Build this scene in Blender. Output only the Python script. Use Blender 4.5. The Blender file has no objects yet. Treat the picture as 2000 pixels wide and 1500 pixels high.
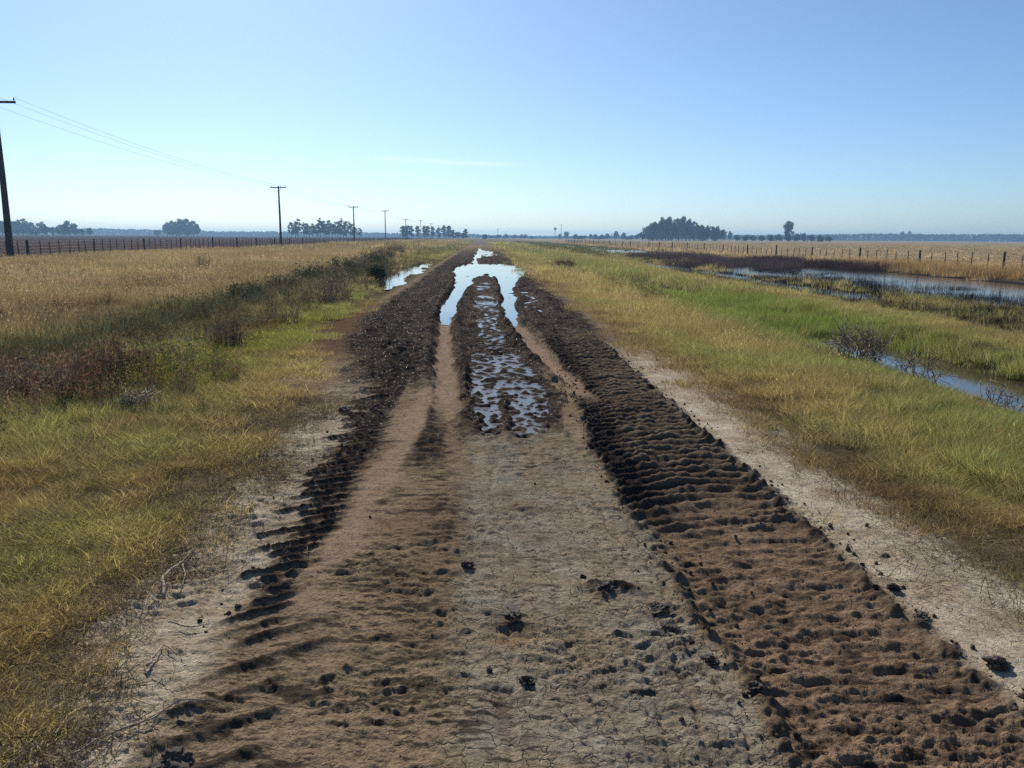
import bpy, math, random
import numpy as np
from mathutils import Matrix, Vector
R = math.radians
sc = bpy.context.scene
COL = sc.collection

# ------------------------------------------------------------------ camera
CAM = np.array([0.0, 0.0, 1.6])
YAW, PITCH, ROLL = R(2.25), R(10.55), R(0.42)
FPX = 1540.0                                    # focal length for a 2000 px wide frame
fw = Vector((math.sin(YAW) * math.cos(PITCH), math.cos(YAW) * math.cos(PITCH), -math.sin(PITCH)))
rt = fw.cross(Vector((0, 0, 1))).normalized()
up = rt.cross(fw).normalized()
rt2 = rt * math.cos(ROLL) + up * math.sin(ROLL)
up2 = up * math.cos(ROLL) - rt * math.sin(ROLL)
cam_d = bpy.data.cameras.new('camera')
cam_d.sensor_width = 36
cam_d.lens = 36 * FPX / 2000
cam_d.clip_start = 0.05
cam_d.clip_end = 20000
cam = bpy.data.objects.new('camera', cam_d)
COL.objects.link(cam)
cam.matrix_world = Matrix(((rt2.x, up2.x, -fw.x, CAM[0]), (rt2.y, up2.y, -fw.y, CAM[1]),
                           (rt2.z, up2.z, -fw.z, CAM[2]), (0, 0, 0, 1)))
sc.camera = cam

def ray(px, py):
    return fw * FPX + rt2 * (px - 1000) - up2 * (py - 750)
def at_z(px, py, z=0.0):
    d = ray(px, py); t = (z - CAM[2]) / d.z
    return CAM[0] + d.x * t, CAM[1] + d.y * t
def at_y(px, py, y):
    d = ray(px, py); t = (y - CAM[1]) / d.y
    return CAM[0] + d.x * t, y, CAM[2] + d.z * t

# ------------------------------------------------------------------ sky, sun, exposure
SKY_TINT = (1.10, 1.225, 1.27)
SUN_EL, SUN_AZ = R(38), R(-18)                  # azimuth from +Y, positive towards +X
w = bpy.data.worlds.new('World'); sc.world = w; w.use_nodes = True
nt = w.node_tree; nt.nodes.clear()
def N(nt, t, **kw):
    n = nt.nodes.new(t)
    for k, v in kw.items():
        if k.startswith('i_'):
            n.inputs[int(k[2:])].default_value = v
        else:
            setattr(n, k, v)
    return n
def M(nt, op, a, b=None, c=None, clamp=False):
    n = nt.nodes.new('ShaderNodeMath'); n.operation = op; n.use_clamp = clamp
    for i, v in enumerate((a, b, c)):
        if v is None: continue
        if isinstance(v, (int, float)): n.inputs[i].default_value = v
        else: nt.links.new(v, n.inputs[i])
    return n.outputs[0]
sky = N(nt, 'ShaderNodeTexSky', sky_type='NISHITA', sun_disc=False, sun_elevation=SUN_EL,
        sun_rotation=SUN_AZ, altitude=0, air_density=0.8, dust_density=0.6, ozone_density=5.0)
tc = N(nt, 'ShaderNodeTexCoord'); sep = N(nt, 'ShaderNodeSeparateXYZ')
nt.links.new(tc.outputs['Generated'], sep.inputs[0])
az = M(nt, 'ARCTAN2', sep.outputs[0], sep.outputs[1])
el = M(nt, 'ARCSINE', sep.outputs[2])
cn = N(nt, 'ShaderNodeTexNoise'); cn.inputs['Scale'].default_value = 1.0; cn.inputs['Detail'].default_value = 5
comb = N(nt, 'ShaderNodeCombineXYZ')
nt.links.new(M(nt, 'MULTIPLY', az, 22.0), comb.inputs[0]); nt.links.new(M(nt, 'MULTIPLY', el, 260.0), comb.inputs[1])
nt.links.new(comb.outputs[0], cn.inputs['Vector'])
da = M(nt, 'DIVIDE', M(nt, 'ADD', az, 0.045), 0.085)
tilt = M(nt, 'MULTIPLY', az, -0.03)
de = M(nt, 'DIVIDE', M(nt, 'SUBTRACT', M(nt, 'SUBTRACT', el, 0.0885), tilt), 0.0028)
g = M(nt, 'EXPONENT', M(nt, 'MULTIPLY', M(nt, 'ADD', M(nt, 'POWER', M(nt, 'ABSOLUTE', da), 4.0), M(nt, 'MULTIPLY', de, de)), -1.0))
g = M(nt, 'MULTIPLY', g, M(nt, 'MULTIPLY_ADD', cn.outputs['Fac'], 1.6, -0.35), clamp=True)
mx = N(nt, 'ShaderNodeMix', data_type='RGBA')
nt.links.new(M(nt, 'MULTIPLY', g, 0.42), mx.inputs[0])
tn = N(nt, 'ShaderNodeMix', data_type='RGBA', blend_type='MULTIPLY'); tn.inputs[0].default_value = 1
tn.inputs[7].default_value = (*SKY_TINT, 1); nt.links.new(sky.outputs[0], tn.inputs[6])
nt.links.new(tn.outputs[2], mx.inputs[6]); mx.inputs[7].default_value = (13, 13.2, 13.6, 1)
bg = N(nt, 'ShaderNodeBackground'); bg.inputs[1].default_value = 0.095
wo = N(nt, 'ShaderNodeOutputWorld')
nt.links.new(mx.outputs[2], bg.inputs[0]); nt.links.new(bg.outputs[0], wo.inputs[0])

sl = bpy.data.lights.new('sun', 'SUN'); sl.energy = 4.9; sl.angle = R(0.53); sl.color = (1.0, 0.93, 0.81)
sun = bpy.data.objects.new('sun', sl); COL.objects.link(sun)
sd = Vector((math.sin(SUN_AZ) * math.cos(SUN_EL), math.cos(SUN_AZ) * math.cos(SUN_EL), math.sin(SUN_EL)))
sun.rotation_euler = sd.to_track_quat('Z', 'Y').to_euler()
sc.view_settings.view_transform = 'Standard'; sc.view_settings.look = 'None'
sc.view_settings.exposure = 0.0; sc.view_settings.gamma = 1
sc.cycles.max_bounces = 6; sc.cycles.diffuse_bounces = 2; sc.cycles.glossy_bounces = 2
sc.cycles.transmission_bounces = 3; sc.cycles.volume_bounces = 0; sc.cycles.transparent_max_bounces = 6
sc.cycles.caustics_reflective = False; sc.cycles.caustics_refractive = False
sc.cycles.sample_clamp_indirect = 4; sc.cycles.use_denoising = False

# ------------------------------------------------------------------ numpy noise
_g = np.random.default_rng(7)
_perm = np.concatenate([_g.permutation(512)] * 3)
_ang = _g.random(512) * 2 * np.pi
_gx, _gy = np.cos(_ang), np.sin(_ang)
def perlin(x, y, seed=0):
    x = np.asarray(x, float) + seed * 17.31; y = np.asarray(y, float) + seed * 9.77
    xi = np.floor(x).astype(np.int64); yi = np.floor(y).astype(np.int64)
    xf = x - xi; yf = y - yi
    u = xf * xf * xf * (xf * (xf * 6 - 15) + 10); v = yf * yf * yf * (yf * (yf * 6 - 15) + 10)
    def gr(ix, iy, dx, dy):
        h = _perm[(_perm[ix & 511] + (iy & 511)) & 511]
        return _gx[h] * dx + _gy[h] * dy
    a = gr(xi, yi, xf, yf); b = gr(xi + 1, yi, xf - 1, yf)
    c = gr(xi, yi + 1, xf, yf - 1); d = gr(xi + 1, yi + 1, xf - 1, yf - 1)
    return (a + u * (b - a) + v * ((c + u * (d - c)) - (a + u * (b - a)))) * 1.4
def fbm(x, y, wl, octv=4, seed=0, sp=None, gain=0.5):
    s = 0; a = 1.0
    for k in range(octv):
        n = perlin(x / wl, y / wl, seed + k)
        if sp is not None: n = n * np.clip(wl / (sp * 2.2) - 1, 0, 1)
        s = s + a * n; a *= gain; wl *= 0.5
    return s
def ridged(x, y, wl, octv=4, seed=0, sp=None, gain=0.6):
    s = 0; a = 1.0
    for k in range(octv):
        n = 0.5 - 2 * np.abs(perlin(x / wl, y / wl, seed + k))
        if sp is not None: n = n * np.clip(wl / (sp * 2.2) - 1, 0, 1)
        s = s + a * n; a *= gain; wl *= 0.5
    return s
def ss(a, b, x):
    t = np.clip((x - a) / (b - a), 0, 1)
    return t * t * (3 - 2 * t)
def band(x, a, b, f):                             # 1 between a and b with feather f
    return ss(-f, f, x - a) * ss(-f, f, b - x)
def ip(y, ys, xs): return np.interp(y, ys, xs)
def hsh(i, s=0):
    v = np.sin(i * 127.1 + s * 311.7) * 43758.5453
    return v - np.floor(v)
def blob(X, Y, cx, cy, rx, ry): return np.exp(-(((X - cx) / rx) ** 2 + ((Y - cy) / ry) ** 2))

# ------------------------------------------------------------------ the lie of the land
W_ROAD, W_DITCH, W_FLOOD = -0.055, -0.56, -0.46
PX = [-400, -60, -34, -12, -8.5, -7, -6, -4.6, -3.3, -2.4, -1.5, 0, 2, 3, 4.8, 5.9, 6.5, 6.95, 8.2, 8.7, 9.3, 10.2, 11.2, 12.2, 15, 16.3, 17.5, 21, 26.0, 27.6, 31, 60, 400]
PZ = [0.1, 0.05, 0.05, 0.03, -0.02, -0.20, -0.30, -0.20, -0.06, -0.02, 0.0, 0.0, 0.0, -0.04, -0.18, -0.38, -0.55, -0.70, -0.70, -0.50, -0.30, -0.30, -0.36, -0.41, -0.415, -0.46, -0.55, -0.56, -0.50, -0.32, -0.36, -0.30, 0.0]
RL_Y = [0, 5, 7, 8.6, 10.3, 15.6, 20, 60]; RL_X = [-0.2, -0.25, -0.3, -0.38, -0.5, -0.74, -0.8, -0.8]
RR_Y = [0, 6.2, 8.5, 10.8, 15.6, 21, 60]; RR_X = [1.1, 1.13, 1.05, 0.84, 0.62, 0.72, 0.8]
ST_Y = [0, 3.2, 4.4, 5.6, 8.8, 9.5]; ST_X = [-0.78, -0.76, -0.73, -0.66, -0.5, -0.46]

def land(X, Y, sp=0.0):
    """height, plus soil tone masks; dark also holds shade painted between right ribs"""
    X = np.asarray(X, float); Y = np.asarray(Y, float)
    sp = np.zeros_like(X) + sp
    # wavering lines
    wv = 0.25 * perlin(X * 0 + 3.3, Y / 9, 30) + 0.10 * perlin(X / 4, Y / 2.5, 31)
    offr = np.abs(X) > 2.2
    Xp = X + wv * ss(2.2, 5, np.abs(X)) * (1 + ss(8, 14, np.abs(X)) * 2.5)
    z = np.interp(Xp, PX, PZ)
    off = ss(2.0, 3.5, np.abs(X)); far = ss(10, 16, np.abs(X))
    z = z + off * 0.045 * fbm(X, Y, 1.6, 4, 3, sp) + far * 0.05 * fbm(X, Y, 9, 3, 8, sp)
    # flood closes and re-opens further along the road
    z = z + ss(60, 80, Y) * band(X, 12, 24, 2) * (0.08 + 0.10 * perlin(X / 3, Y / 14, 41))
    z = z + band(X, 6.5, 8.6, 0.5) * (0.22 * ss(15, 19, Y) * (1 - ss(27, 29, Y)) + 0.3 * ss(34, 38, Y)) * 0.85
    z = z - 0.11 * band(X, 12.5, 14.6, .35) * ss(23, 29, Y) * ss(80, 70, Y) - .12 * blob(X, Y, 16.6, 47, 1.6, 7)
    zr = np.zeros_like(z)
    onroad = ss(2.75, 2.2, np.abs(X + 0.1))
    near = ss(6.8, 4.6, Y)
    xn = X + 0.05 * perlin(X / 0.5, Y / 0.6, 11) + 0.02 * perlin(X / 0.12, Y / 0.12, 12)
    jc = 0.16 * perlin(X / .22, Y / .5, 58) + 0.07 * perlin(X / .07, Y / .12, 59)
    # --- left lug print
    out_l = ip(Y, [0, 3, 6, 8, 11, 15, 20, 40], [-1.12, -1.2, -1.28, -1.5, -1.9, -2.3, -2.4, -2.4])
    pit = 0.118
    ph = (Y - 0.62 * (X + 1) + 0.025 * perlin(X / 0.3, Y / 0.4, 14)) / pit
    li = np.floor(ph + 0.5); h1, h2 = hsh(li, 1), hsh(li, 2)
    outer = ip(Y, [0, 3, 8, 12], [-1.10, -1.16, -1.26, -1.55]) - 0.20 * h1 + 0.10 + 0.03 * perlin(X / .05, Y / .05, 78)
    lug = np.clip(0.5 + 0.5 * np.cos(2 * np.pi * (ph + 0.12 * perlin(X / 0.1, Y / 0.1, 15) + 0.07 * perlin(X / 0.03, Y / 0.03, 56))), 0, 1) ** 3.2
    lugm = ss(0, 0.10, X - outer) * ss(-0.80, -0.90, xn) * (0.75 + 0.25 * h2)
    lug_l = lug * lugm * ss(2.85, 3.25, Y) * ss(13.5, 9, Y)
    ph0 = (Y - 0.55 * (X + 1)) / 0.21
    l0 = np.floor(ph0 + .5); s0 = hsh(l0, 5)
    lug_0 = np.clip(0.5 + 0.5 * np.cos(2 * np.pi * ph0), 0, 1) ** 5 * band(xn, -1.10 + 0.2 * s0, -0.75 + 0.25 * s0, 0.05) * ss(3.3, 3.0, Y)
    zr += 0.030 * lug_l + 0.022 * lug_0 - 0.012 * band(xn, -1.2, -0.82, 0.06) * ss(13, 8, Y)
    # --- smaller lugs by the left rut
    ph2 = (Y + 0.1 * X + 0.03 * perlin(X / 0.25, Y / 0.25, 16)) / 0.135
    lug2 = np.clip(0.5 + 0.5 * np.cos(2 * np.pi * ph2), 0, 1) ** 1.3
    m2 = band(xn, ip(Y, [4.6, 9], [-0.62, -0.42]), ip(Y, [4.6, 9], [-0.22, -0.40]), 0.05) * ss(4.6, 6.2, Y + 2 * jc) * ss(9.2, 8.4, Y)
    zr += 0.026 * lug2 * m2
    # faint flattened print across the near centre-left
    m3 = band(xn, -0.8, -0.05, 0.08) * ss(6.5, 5, Y)
    zr += m3 * (0.008 * lug2 * (0.5 + perlin(X / 0.3, Y / 0.3, 17)))
    # --- right track
    slope = 0.55 * (X - 1.4) ** 2 - 0.18 * X
    ph3 = (Y + slope + 0.045 * perlin(X / 0.35, Y / 0.30, 18) + 0.012 * perlin(X / 0.1, Y / 0.08, 19)) / 0.145
    lug3 = np.clip(0.5 + 0.5 * np.cos(2 * np.pi * ph3), 0, 1) ** 1.2
    lug3 = lug3 * (0.85 + 0.45 * perlin(X / 0.16, Y / 0.22, 20) + 0.28 * perlin(X / 0.05, Y / 0.04, 57))
    in_r = ip(Y, [0, 2, 4, 6, 9, 13, 20], [1.04, 0.98, 0.90, 0.86, 1.02, 0.95, 0.9])
    out_r = 1.86 + 0.05 * perlin(X * 0, Y / 0.22, 21) + 0.03 * perlin(X * 0, Y / 0.08, 22)
    m4 = band(xn, in_r, out_r, 0.035) * ss(17, 11, Y)
    old = ss(4.9, 3.6, Y + 0.6 * perlin(X / .6, Y / .6, 23))          # crumbled part close by
    zr += m4 * (0.048 * lug3 * (1 - 0.74 * old) - 0.018)
    berm_o = np.exp(-((X - out_r + 0.03) / 0.05) ** 2) * ss(17, 11, Y)
    berm_i = np.exp(-((xn - in_r) / 0.05) ** 2) * ss(9, 6, Y)
    cl = np.clip(perlin(X / 0.10, Y / 0.10, 24) * 1.3 + 0.15 + 0.5 * perlin(X / 0.04, Y / 0.04, 25), 0, 1)
    zr += berm_o * (0.008 + 0.036 * cl) + berm_i * (0.006 + 0.04 * cl)
    # --- ruts
    je = 0.45 * jc + 0.03 * perlin(X / .05, Y / .12, 81)
    rl = np.exp(-((X + je - ip(Y, RL_Y, RL_X)) / 0.14) ** 6); rr = np.exp(-((X + je - ip(Y, RR_Y, RR_X)) / 0.125) ** 6)
    st = np.exp(-((xn + je - ip(Y, ST_Y, ST_X)) / 0.085) ** 4) * ss(2.8, 4, Y) * ss(9.6, 8.8, Y)
    fl = ip(Y, [0, 6.5, 9, 13, 15.6, 17, 60], [0, -0.01, -0.045, -0.05, -0.062, -0.12, -0.12])
    ra, rb = rl * ss(5.8, 8, Y) * ss(54, 44, Y), rr * ss(7.0, 8.6, Y) * ss(54, 44, Y)
    # rims pushed up beside the ruts
    rim = (np.exp(-((np.abs(X - ip(Y, RL_Y, RL_X)) - 0.24) / 0.07) ** 2) * ss(6.5, 9, Y) +
           np.exp(-((np.abs(X - ip(Y, RR_Y, RR_X)) - 0.22) / 0.07) ** 2) * ss(7.5, 9, Y))
    # --- churned wet mud
    churn = np.where(X < 0, ss(7.0, 9.5, Y + 0.6 * jc * 6), ss(8.5, 15, Y)) * band(X, np.where(Y < 11, -1.45 - .12 * np.maximum(Y - 8, 0), out_l) + jc, 2.15, 0.25) + band(xn + jc, -0.30, 0.80, 0.06) * ss(5.7, 6.9, Y + 3 * jc)
    churn = np.clip(churn, 0, 1) * ss(170, 60, Y) + 0.4 * ss(120, 200, Y) * band(X, -2.3, 2.1, 0.3)
    churn = np.clip(churn, 0, 1)
    rough = fbm(X, Y, 0.50, 6, 26, sp, 0.72)
    cen = band(xn + jc, ip(Y, [5, 7, 10, 20], [-0.02, -0.14, -0.16, -.25]), ip(Y, [5, 6.5, 9, 12, 20], [0.5, 0.62, 0.72, .45, .4]), 0.09) * ss(6.1, 6.6, Y + 2.2 * jc) * ss(34, 28, Y)
    wl = ss(15, 40, Y)
    zr += churn * (0.012 + (0.040 + 0.030 * wl) * rough * (1 - 0.55 * cen) + rim * 0.05 + 0.030 * ridged(X, Y * .8, 0.34, 4, 47, sp, .65) + 0.035 * (1 - cen) * perlin(X / 0.28, Y / 1.6, 48) * ss(8, 12, Y)) + churn * wl * 0.05 * perlin(X / 0.5, Y / 2.5, 27)
    cenz = -0.0235 + 0.046 * np.clip(fbm(X, Y * 0.8, 0.12, 5, 28, sp, 0.9), -.4, 1)
    cenz = cenz + 0.035 * np.exp(-((X - 0.22 - 0.02 * (Y - 7)) / 0.05) ** 2) * ss(5.9, 6.4, Y) * ss(8.3, 7.5, Y)
    cenz = cenz + ip(Y, [6, 8.5, 10.5, 14, 20, 31, 33], [-0.002, 0.0, 0.006, 0.005, 0.008, 0.014, 0.05])
    zr = zr * (1 - cen) + cenz * cen
    zr = zr * (1 - ra) + (fl + 0.006 * fbm(X, Y, 0.2, 3, 29, sp) + .004 * fbm(X * 3, Y * .5, 0.12, 3, 82, sp)) * ra
    zr = zr * (1 - rb) + (fl + 0.006 * fbm(X, Y, 0.2, 3, 29, sp)) * rb
    # --- puddles in the road
    jit = 0.17 * perlin(X / 0.7, Y / 2.2, 32) + 0.05 * perlin(X / .25, Y / .7, 33)
    PY = [15, 17, 20, 22.8, 26, 30, 34, 38, 44, 49, 53]
    lo = ip(Y, PY, [-.86, -.93, -.93, -.85, -0.9, -1.05, -1.2, -1.4, -1.5, -1.1, -0.4]) + jit
    li_ = ip(Y, PY, [-.56, -.58, -.55, -.50, -.42, -.30, 0.05, 0.3, 0.3, 0.3, 0.3]) + jit
    ri = ip(Y, PY, [.52, .53, .55, .58, .62, .68, 0.25, 0.2, 0.2, 0.2, 0.2]) + jit
    ro = ip(Y, PY, [.74, .78, .85, .92, 1.1, 1.35, 1.7, 2.1, 2.3, 1.9, 1.2]) + jit
    pud = np.clip(band(X, lo, li_, 0.10) + band(X, ri, ro, 0.10), 0, 1) * ss(15.4, 16.5, Y) * ss(52, 48.5, Y + 5 * jit)
    pud2 = band(X, ip(Y, [58, 66, 100, 140], [-.5, -.7, -.6, -.6]) + 2 * jit, ip(Y, [58, 66, 72, 95, 105, 140], [-.2, .1, 1.5, 1.4, 0, -.1]) + 2 * jit, 0.12) * ss(60, 64, Y + 6 * jit) * ss(125, 105, Y) + band(X, -.66 + jit, -.34 + jit, .08) * ss(46, 50, Y) * ss(66, 62, Y)
    pud3 = band(X, 1.95 + 2 * jit, 2.5 + 2 * jit, 0.1) * ss(38, 41, Y) * ss(52, 48, Y) + band(X, 1.0 + 2 * jit, 1.5 + 2 * jit, 0.1) * ss(16, 18, Y) * ss(27, 24, Y) * 0.5
    pud = np.clip(pud + pud2 + pud3, 0, 1)
    rsh = fbm(X, Y * .8, 0.34, 5, 49, sp, 0.72)
    zr = zr * (1 - pud) + (-0.112 + 0.075 * rsh) * pud
    z = z * (1 - onroad) + (0.01 * fbm(X, Y, 1.1, 3, 34, sp) + zr) * onroad
    # the puddle on the left verge
    z = z + 0.16 * band(X, -5.6, -3.2, .45) * ss(16, 21, Y) * ss(75, 60, Y)
    vp = band(X, ip(Y, [24, 30, 40, 52], [-3.3, -4.0, -4.2, -3.6]) + 2 * jit, ip(Y, [24, 30, 40, 52], [-2.9, -2.9, -2.9, -3.2]) + 2 * jit, 0.18) * ss(23.5, 26, Y) * ss(55, 50, Y)
    vp2 = band(X, -4.9 + 2 * jit, -4.2 + 2 * jit, 0.15) * ss(10.9, 11.3, Y) * ss(12.6, 12.2, Y)
    z = z * (1 - vp) - 0.15 * vp
    # fine grain
    dry = onroad * (1 - pud) * (1 - np.clip(ra + rb + st, 0, 1) * 0.8)
    patch = np.clip(0.75 + 0.9 * fbm(X, Y, 0.7, 3, 77), 0.25, 1.6)
    gr = fbm(X, Y * 1.7, 0.09, 4, 35, sp, 0.78); rg_ = ridged(X * 0.75, Y * 1.7 + 0.05 * gr, 0.17, 5, 55, sp, 0.66)
    z = z + dry * patch * (0.0080 * gr - 0.0085 * rg_) * (1 - 0.35 * m4 * old) * (1 - 0.6 * band(X, 1.9, 2.7, .1))
    z = z + band(X, -2.8, -1.3, 0.3) * 0.006 * gr
    z = z + off * ss(60, 30, Y) * (0.030 * perlin(X / .42, Y / .42, 54) + .015 * perlin(X / .2, Y / .2, 55))
    flak = fbm(X * 0.6, Y * 1.9, 0.10, 5, 36, sp, 0.8)
    z = z + dry * old * m4 * (-0.010 * ridged(X * 0.7, Y * 1.8, 0.13, 5, 44, sp, 0.75) + 0.009 * np.clip(flak, -.4, 1) + 0.004 * fbm(X, Y * 1.3, 0.035, 2, 53, sp, .8))
    lump = blob(X, Y, 0.60, 3.42, 0.13, 0.12)
    z = z + lump * (0.012 + 0.03 * cl) + blob(X, Y, 0.13, 3.06, 0.11, 0.025) * 0.02 - 0.02 * blob(X, Y, 0.07, 2.46, 0.035, 0.16)
    z = z - 0.010 * np.exp(-((X + 0.04 + 0.03 * perlin(X * 0, Y / .5, 37)) / 0.03) ** 2) * ss(3.9, 4.4, Y) * ss(6.2, 5.6, Y)
    z = z - 0.012 * np.exp(-((xn - 0.84) / 0.012) ** 2) * ss(4.8, 4.2, Y) + 0.008 * lump
    # lengthwise smears and shallow grooves down the dry middle
    gy = 0.05 * perlin(X * 0 + 5, Y / 1.1, 83) + 0.02 * perlin(X * 0, Y / .25, 84)
    for gx, gd, gw in ((0.10, .010, .018), (0.33, .008, .030), (0.60, .009, .020), (-0.28, .007, .03), (0.72, .012, .014)):
        z = z - gd * np.exp(-((X + gy * (1 + gx) - gx) / gw) ** 2) * ss(6.2, 5.6, Y) * ss(-.25, .15, perlin(X * 0 + gx * 9, Y / 1.3, 85))
    # ---- soil tone masks; right ribs also carry painted light and shade
    dark = np.clip(0.90 * np.clip(lug_l * 1.7, 0, 1) + 0.9 * band(xn, -1.22, -0.80, 0.06) * ss(3.6, 5.0, Y) * ss(15, 9, Y) * (0.30 * ss(-1.08, -0.95, X) + 0.12 + 0.55 * ss(4.0, 5.6, Y) * ss(outer - .02, outer + .1, X) + lug * .9) * (0.75 + 0.6 * perlin(X / .09, Y / .07, 79)) + np.clip(lug_0 * 1.4, 0, 1) * 0.75, 0, 1)
    dark = np.maximum(dark, m2 * (0.45 + 0.55 * lug2))
    inner = ss(in_r + 0.36, in_r + 0.1, xn)
    dark = np.maximum(dark, m4 * (1 - old) * np.clip(0.92 - 0.60 * lug3 + 0.65 * inner + 0.45 * ss(8, 13, Y), 0, 1))  # lit crests and shaded troughs painted in; inner edge is dark mud
    dark = np.maximum(dark, m4 * old * np.clip(0.30 - 0.25 * lug3 + 0.6 * ss(0.0, 0.55, fbm(X * 0.6, Y * 1.9, 0.12, 5, 36, sp, 0.8)) + 0.3 * fbm(X, Y, .5, 3, 43, sp), 0, 1))  # ribs again painted lighter on top, darker between; patches are moist mud
    dark = np.maximum(dark, np.clip(berm_o * (0.45 + cl) + berm_i * (0.3 + cl), 0, 1) * (1 - 0.3 * old))
    dark = np.maximum(dark, np.clip(churn * (0.9 + 0.2 * rough), 0, 1))
    dark = np.maximum(dark, np.clip(lump * 1.5 * (0.3 + cl), 0, 1))
    dark = np.maximum(dark, blob(X, Y, 0.13, 3.06, 0.12, 0.03)); dark = np.maximum(dark, 0.6 * blob(X, Y, 0.07, 2.46, 0.035, 0.16))
    dark = np.maximum(dark, 0.7 * blob(X, Y, 0.17, 2.67, 0.05, 0.05) * (0.4 + cl))
    sm = (0.22 + 0.2 * perlin(X / 0.8, Y / 0.8, 38)) * band(X, -1.15, 0.95, 0.1) + 0.0
    spots = ss(0.22, 0.62, fbm(X * .7, Y * 1.9, 0.24, 6, 39, sp, 0.8)) * (ss(-0.05, -0.35, X) * 0.55 + 0.30)
    spots = np.maximum(spots, 0.8 * ss(0.45, 0.8, fbm(X * .6, Y * 2.2, 0.06, 3, 45, sp, 0.8) + 0.5 * fbm(X, Y, .6, 2, 46)))
    dark = np.maximum(dark, np.clip(sm * 0.6 + spots, 0, 0.85) * band(X, -1.05, 0.95, 0.1) * ss(8, 6, Y))
    path = np.clip(ra * ss(17, 15.5, Y) + rb * ss(17, 15.5, Y) + st, 0, 1)
    dark = dark * (1 - path * 0.92) * onroad
    wet = np.clip(dark * ss(3.5, 7, Y) + churn, 0, 1) * (1 - 0.8 * path)
    pale_s = band(X + 0.12 * perlin(X / .5, Y / .9, 40), -1.62, -1.05, 0.12) * ss(9.5, 7, Y) + band(X, 1.84, 2.62 + 0.18 * perlin(X / 1, Y / 1, 42), 0.10) * ss(14, 9, Y)
    pale_c = band(xn, -0.10, 0.80, 0.08) * ss(6.7, 6.1, Y)
    pale_c = np.maximum(pale_c, band(xn, 0.74, 0.92, 0.03) * ss(5.2, 4.6, Y) * 1.3)
    return dict(z=z, dark=dark, wet=wet, pale_s=np.clip(pale_s, 0, 1), pale_c=np.clip(pale_c, 0, 1.3), path=path,
                onroad=onroad, churn=churn, pud=pud, Xp=Xp, sp=sp, vp=vp)

def height(X, Y): return land(np.atleast_1d(X), np.atleast_1d(Y))['z']

def lerp3(c, col, m):
    m = np.clip(m, 0, 1)[:, None]
    return c * (1 - m) + np.array(col)[None, :] * m
def soil_colour(X, Y, L):
    n1 = fbm(X, Y, 1.2, 4, 50, L['sp']); n2 = fbm(X, Y, 0.25, 3, 51, L['sp']); nf = fbm(X, Y, 14, 3, 52, L['sp'])
    c = np.tile(np.array([0.11, 0.082, 0.050]), (len(X), 1))                    # earth under grass
    c = lerp3(c, (0.16, 0.125, 0.05), ss(-0.1, 0.5, n1) * 0.6)
    road = np.clip(L['onroad'], 0, 1)
    c = lerp3(c, (0.285, 0.210, 0.132), road)
    c = lerp3(c, (0.19, 0.125, 0.082), road * ss(-0.1, 0.6, n1) * 0.6)
    # brown worn turf beside the mud, left
    c = lerp3(c, (0.115, 0.070, 0.045), band(X, -3.0, -1.5, 0.35) * ss(9.5, 11.5, Y) * ss(22, 17, Y) * 0.9)
    c = lerp3(c, (0.52, 0.44, 0.325), L['pale_s'] * (0.7 + 0.5 * n2 + .2 * n1))
    c = lerp3(c, (0.33, 0.285, 0.215), L['pale_c'] * (0.55 + 0.5 * n2 + 0.3 * n1))
    c = lerp3(c, (0.30, 0.215, 0.15), L['path'] * 0.85)
    c = lerp3(c, (0.30, 0.185, 0.085), blob(X, Y, 0.12, 2.95, 0.14, 0.06) * 0.6)
    c = lerp3(c, (0.36, 0.31, 0.22), blob(X, Y, 0.05, 2.72, 0.10, 0.10) * 0.5)
    rt_ = band(X, 1.0, 1.85, 0.08) * ss(6.5, 4, Y)
    c = lerp3(c, (0.27, 0.180, 0.115), rt_ * 0.8)
    c = lerp3(c, (0.040, 0.030, 0.025), L['dark'])  # dark mud, plus the trough shade painted into the right track
    # far stretches of road
    c = lerp3(c, (0.17, 0.14, 0.12), ss(110, 220, Y) * band(X, -2.6, 2.4, 0.4))
    # right: black flooded mud, then banks
    fl = ss(11.4, 12.3, L['Xp']) * ss(27.6, 26.4, L['Xp'])
    c = lerp3(c, (0.030, 0.026, 0.024), fl * ss(0, 12, Y) * (1 - ss(80, 105, Y)))
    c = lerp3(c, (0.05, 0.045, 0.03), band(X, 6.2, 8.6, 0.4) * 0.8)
    # fields beyond the fences
    c = lerp3(c, (0.30, 0.235, 0.150), ss(26, 31, X) * (0.85 + 0.2 * nf))
    c = lerp3(c, (0.20, 0.17, 0.085), ss(40, 140, X) * ss(0.1, 0.6, nf) * 0.4)
    c = lerp3(c, (0.075, 0.052, 0.048), ss(-30.2, -31.2, X) * (0.9 + 0.3 * nf))
    c = lerp3(c, (0.22, 0.165, 0.085), band(X, -30.5, -7.5, 1.5) * 0.85)
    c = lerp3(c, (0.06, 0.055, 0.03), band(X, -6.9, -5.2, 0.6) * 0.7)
    farv = ss(90, 200, Y) * (1 - ss(26, 31, X)) * ss(-31, -30, X) * (1 - band(X, -2.6, 2.4, 0.4))
    c = lerp3(c, (0.21, 0.165, 0.085), farv * 0.8)
    return np.clip(c, 0.015, 0.6)

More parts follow.
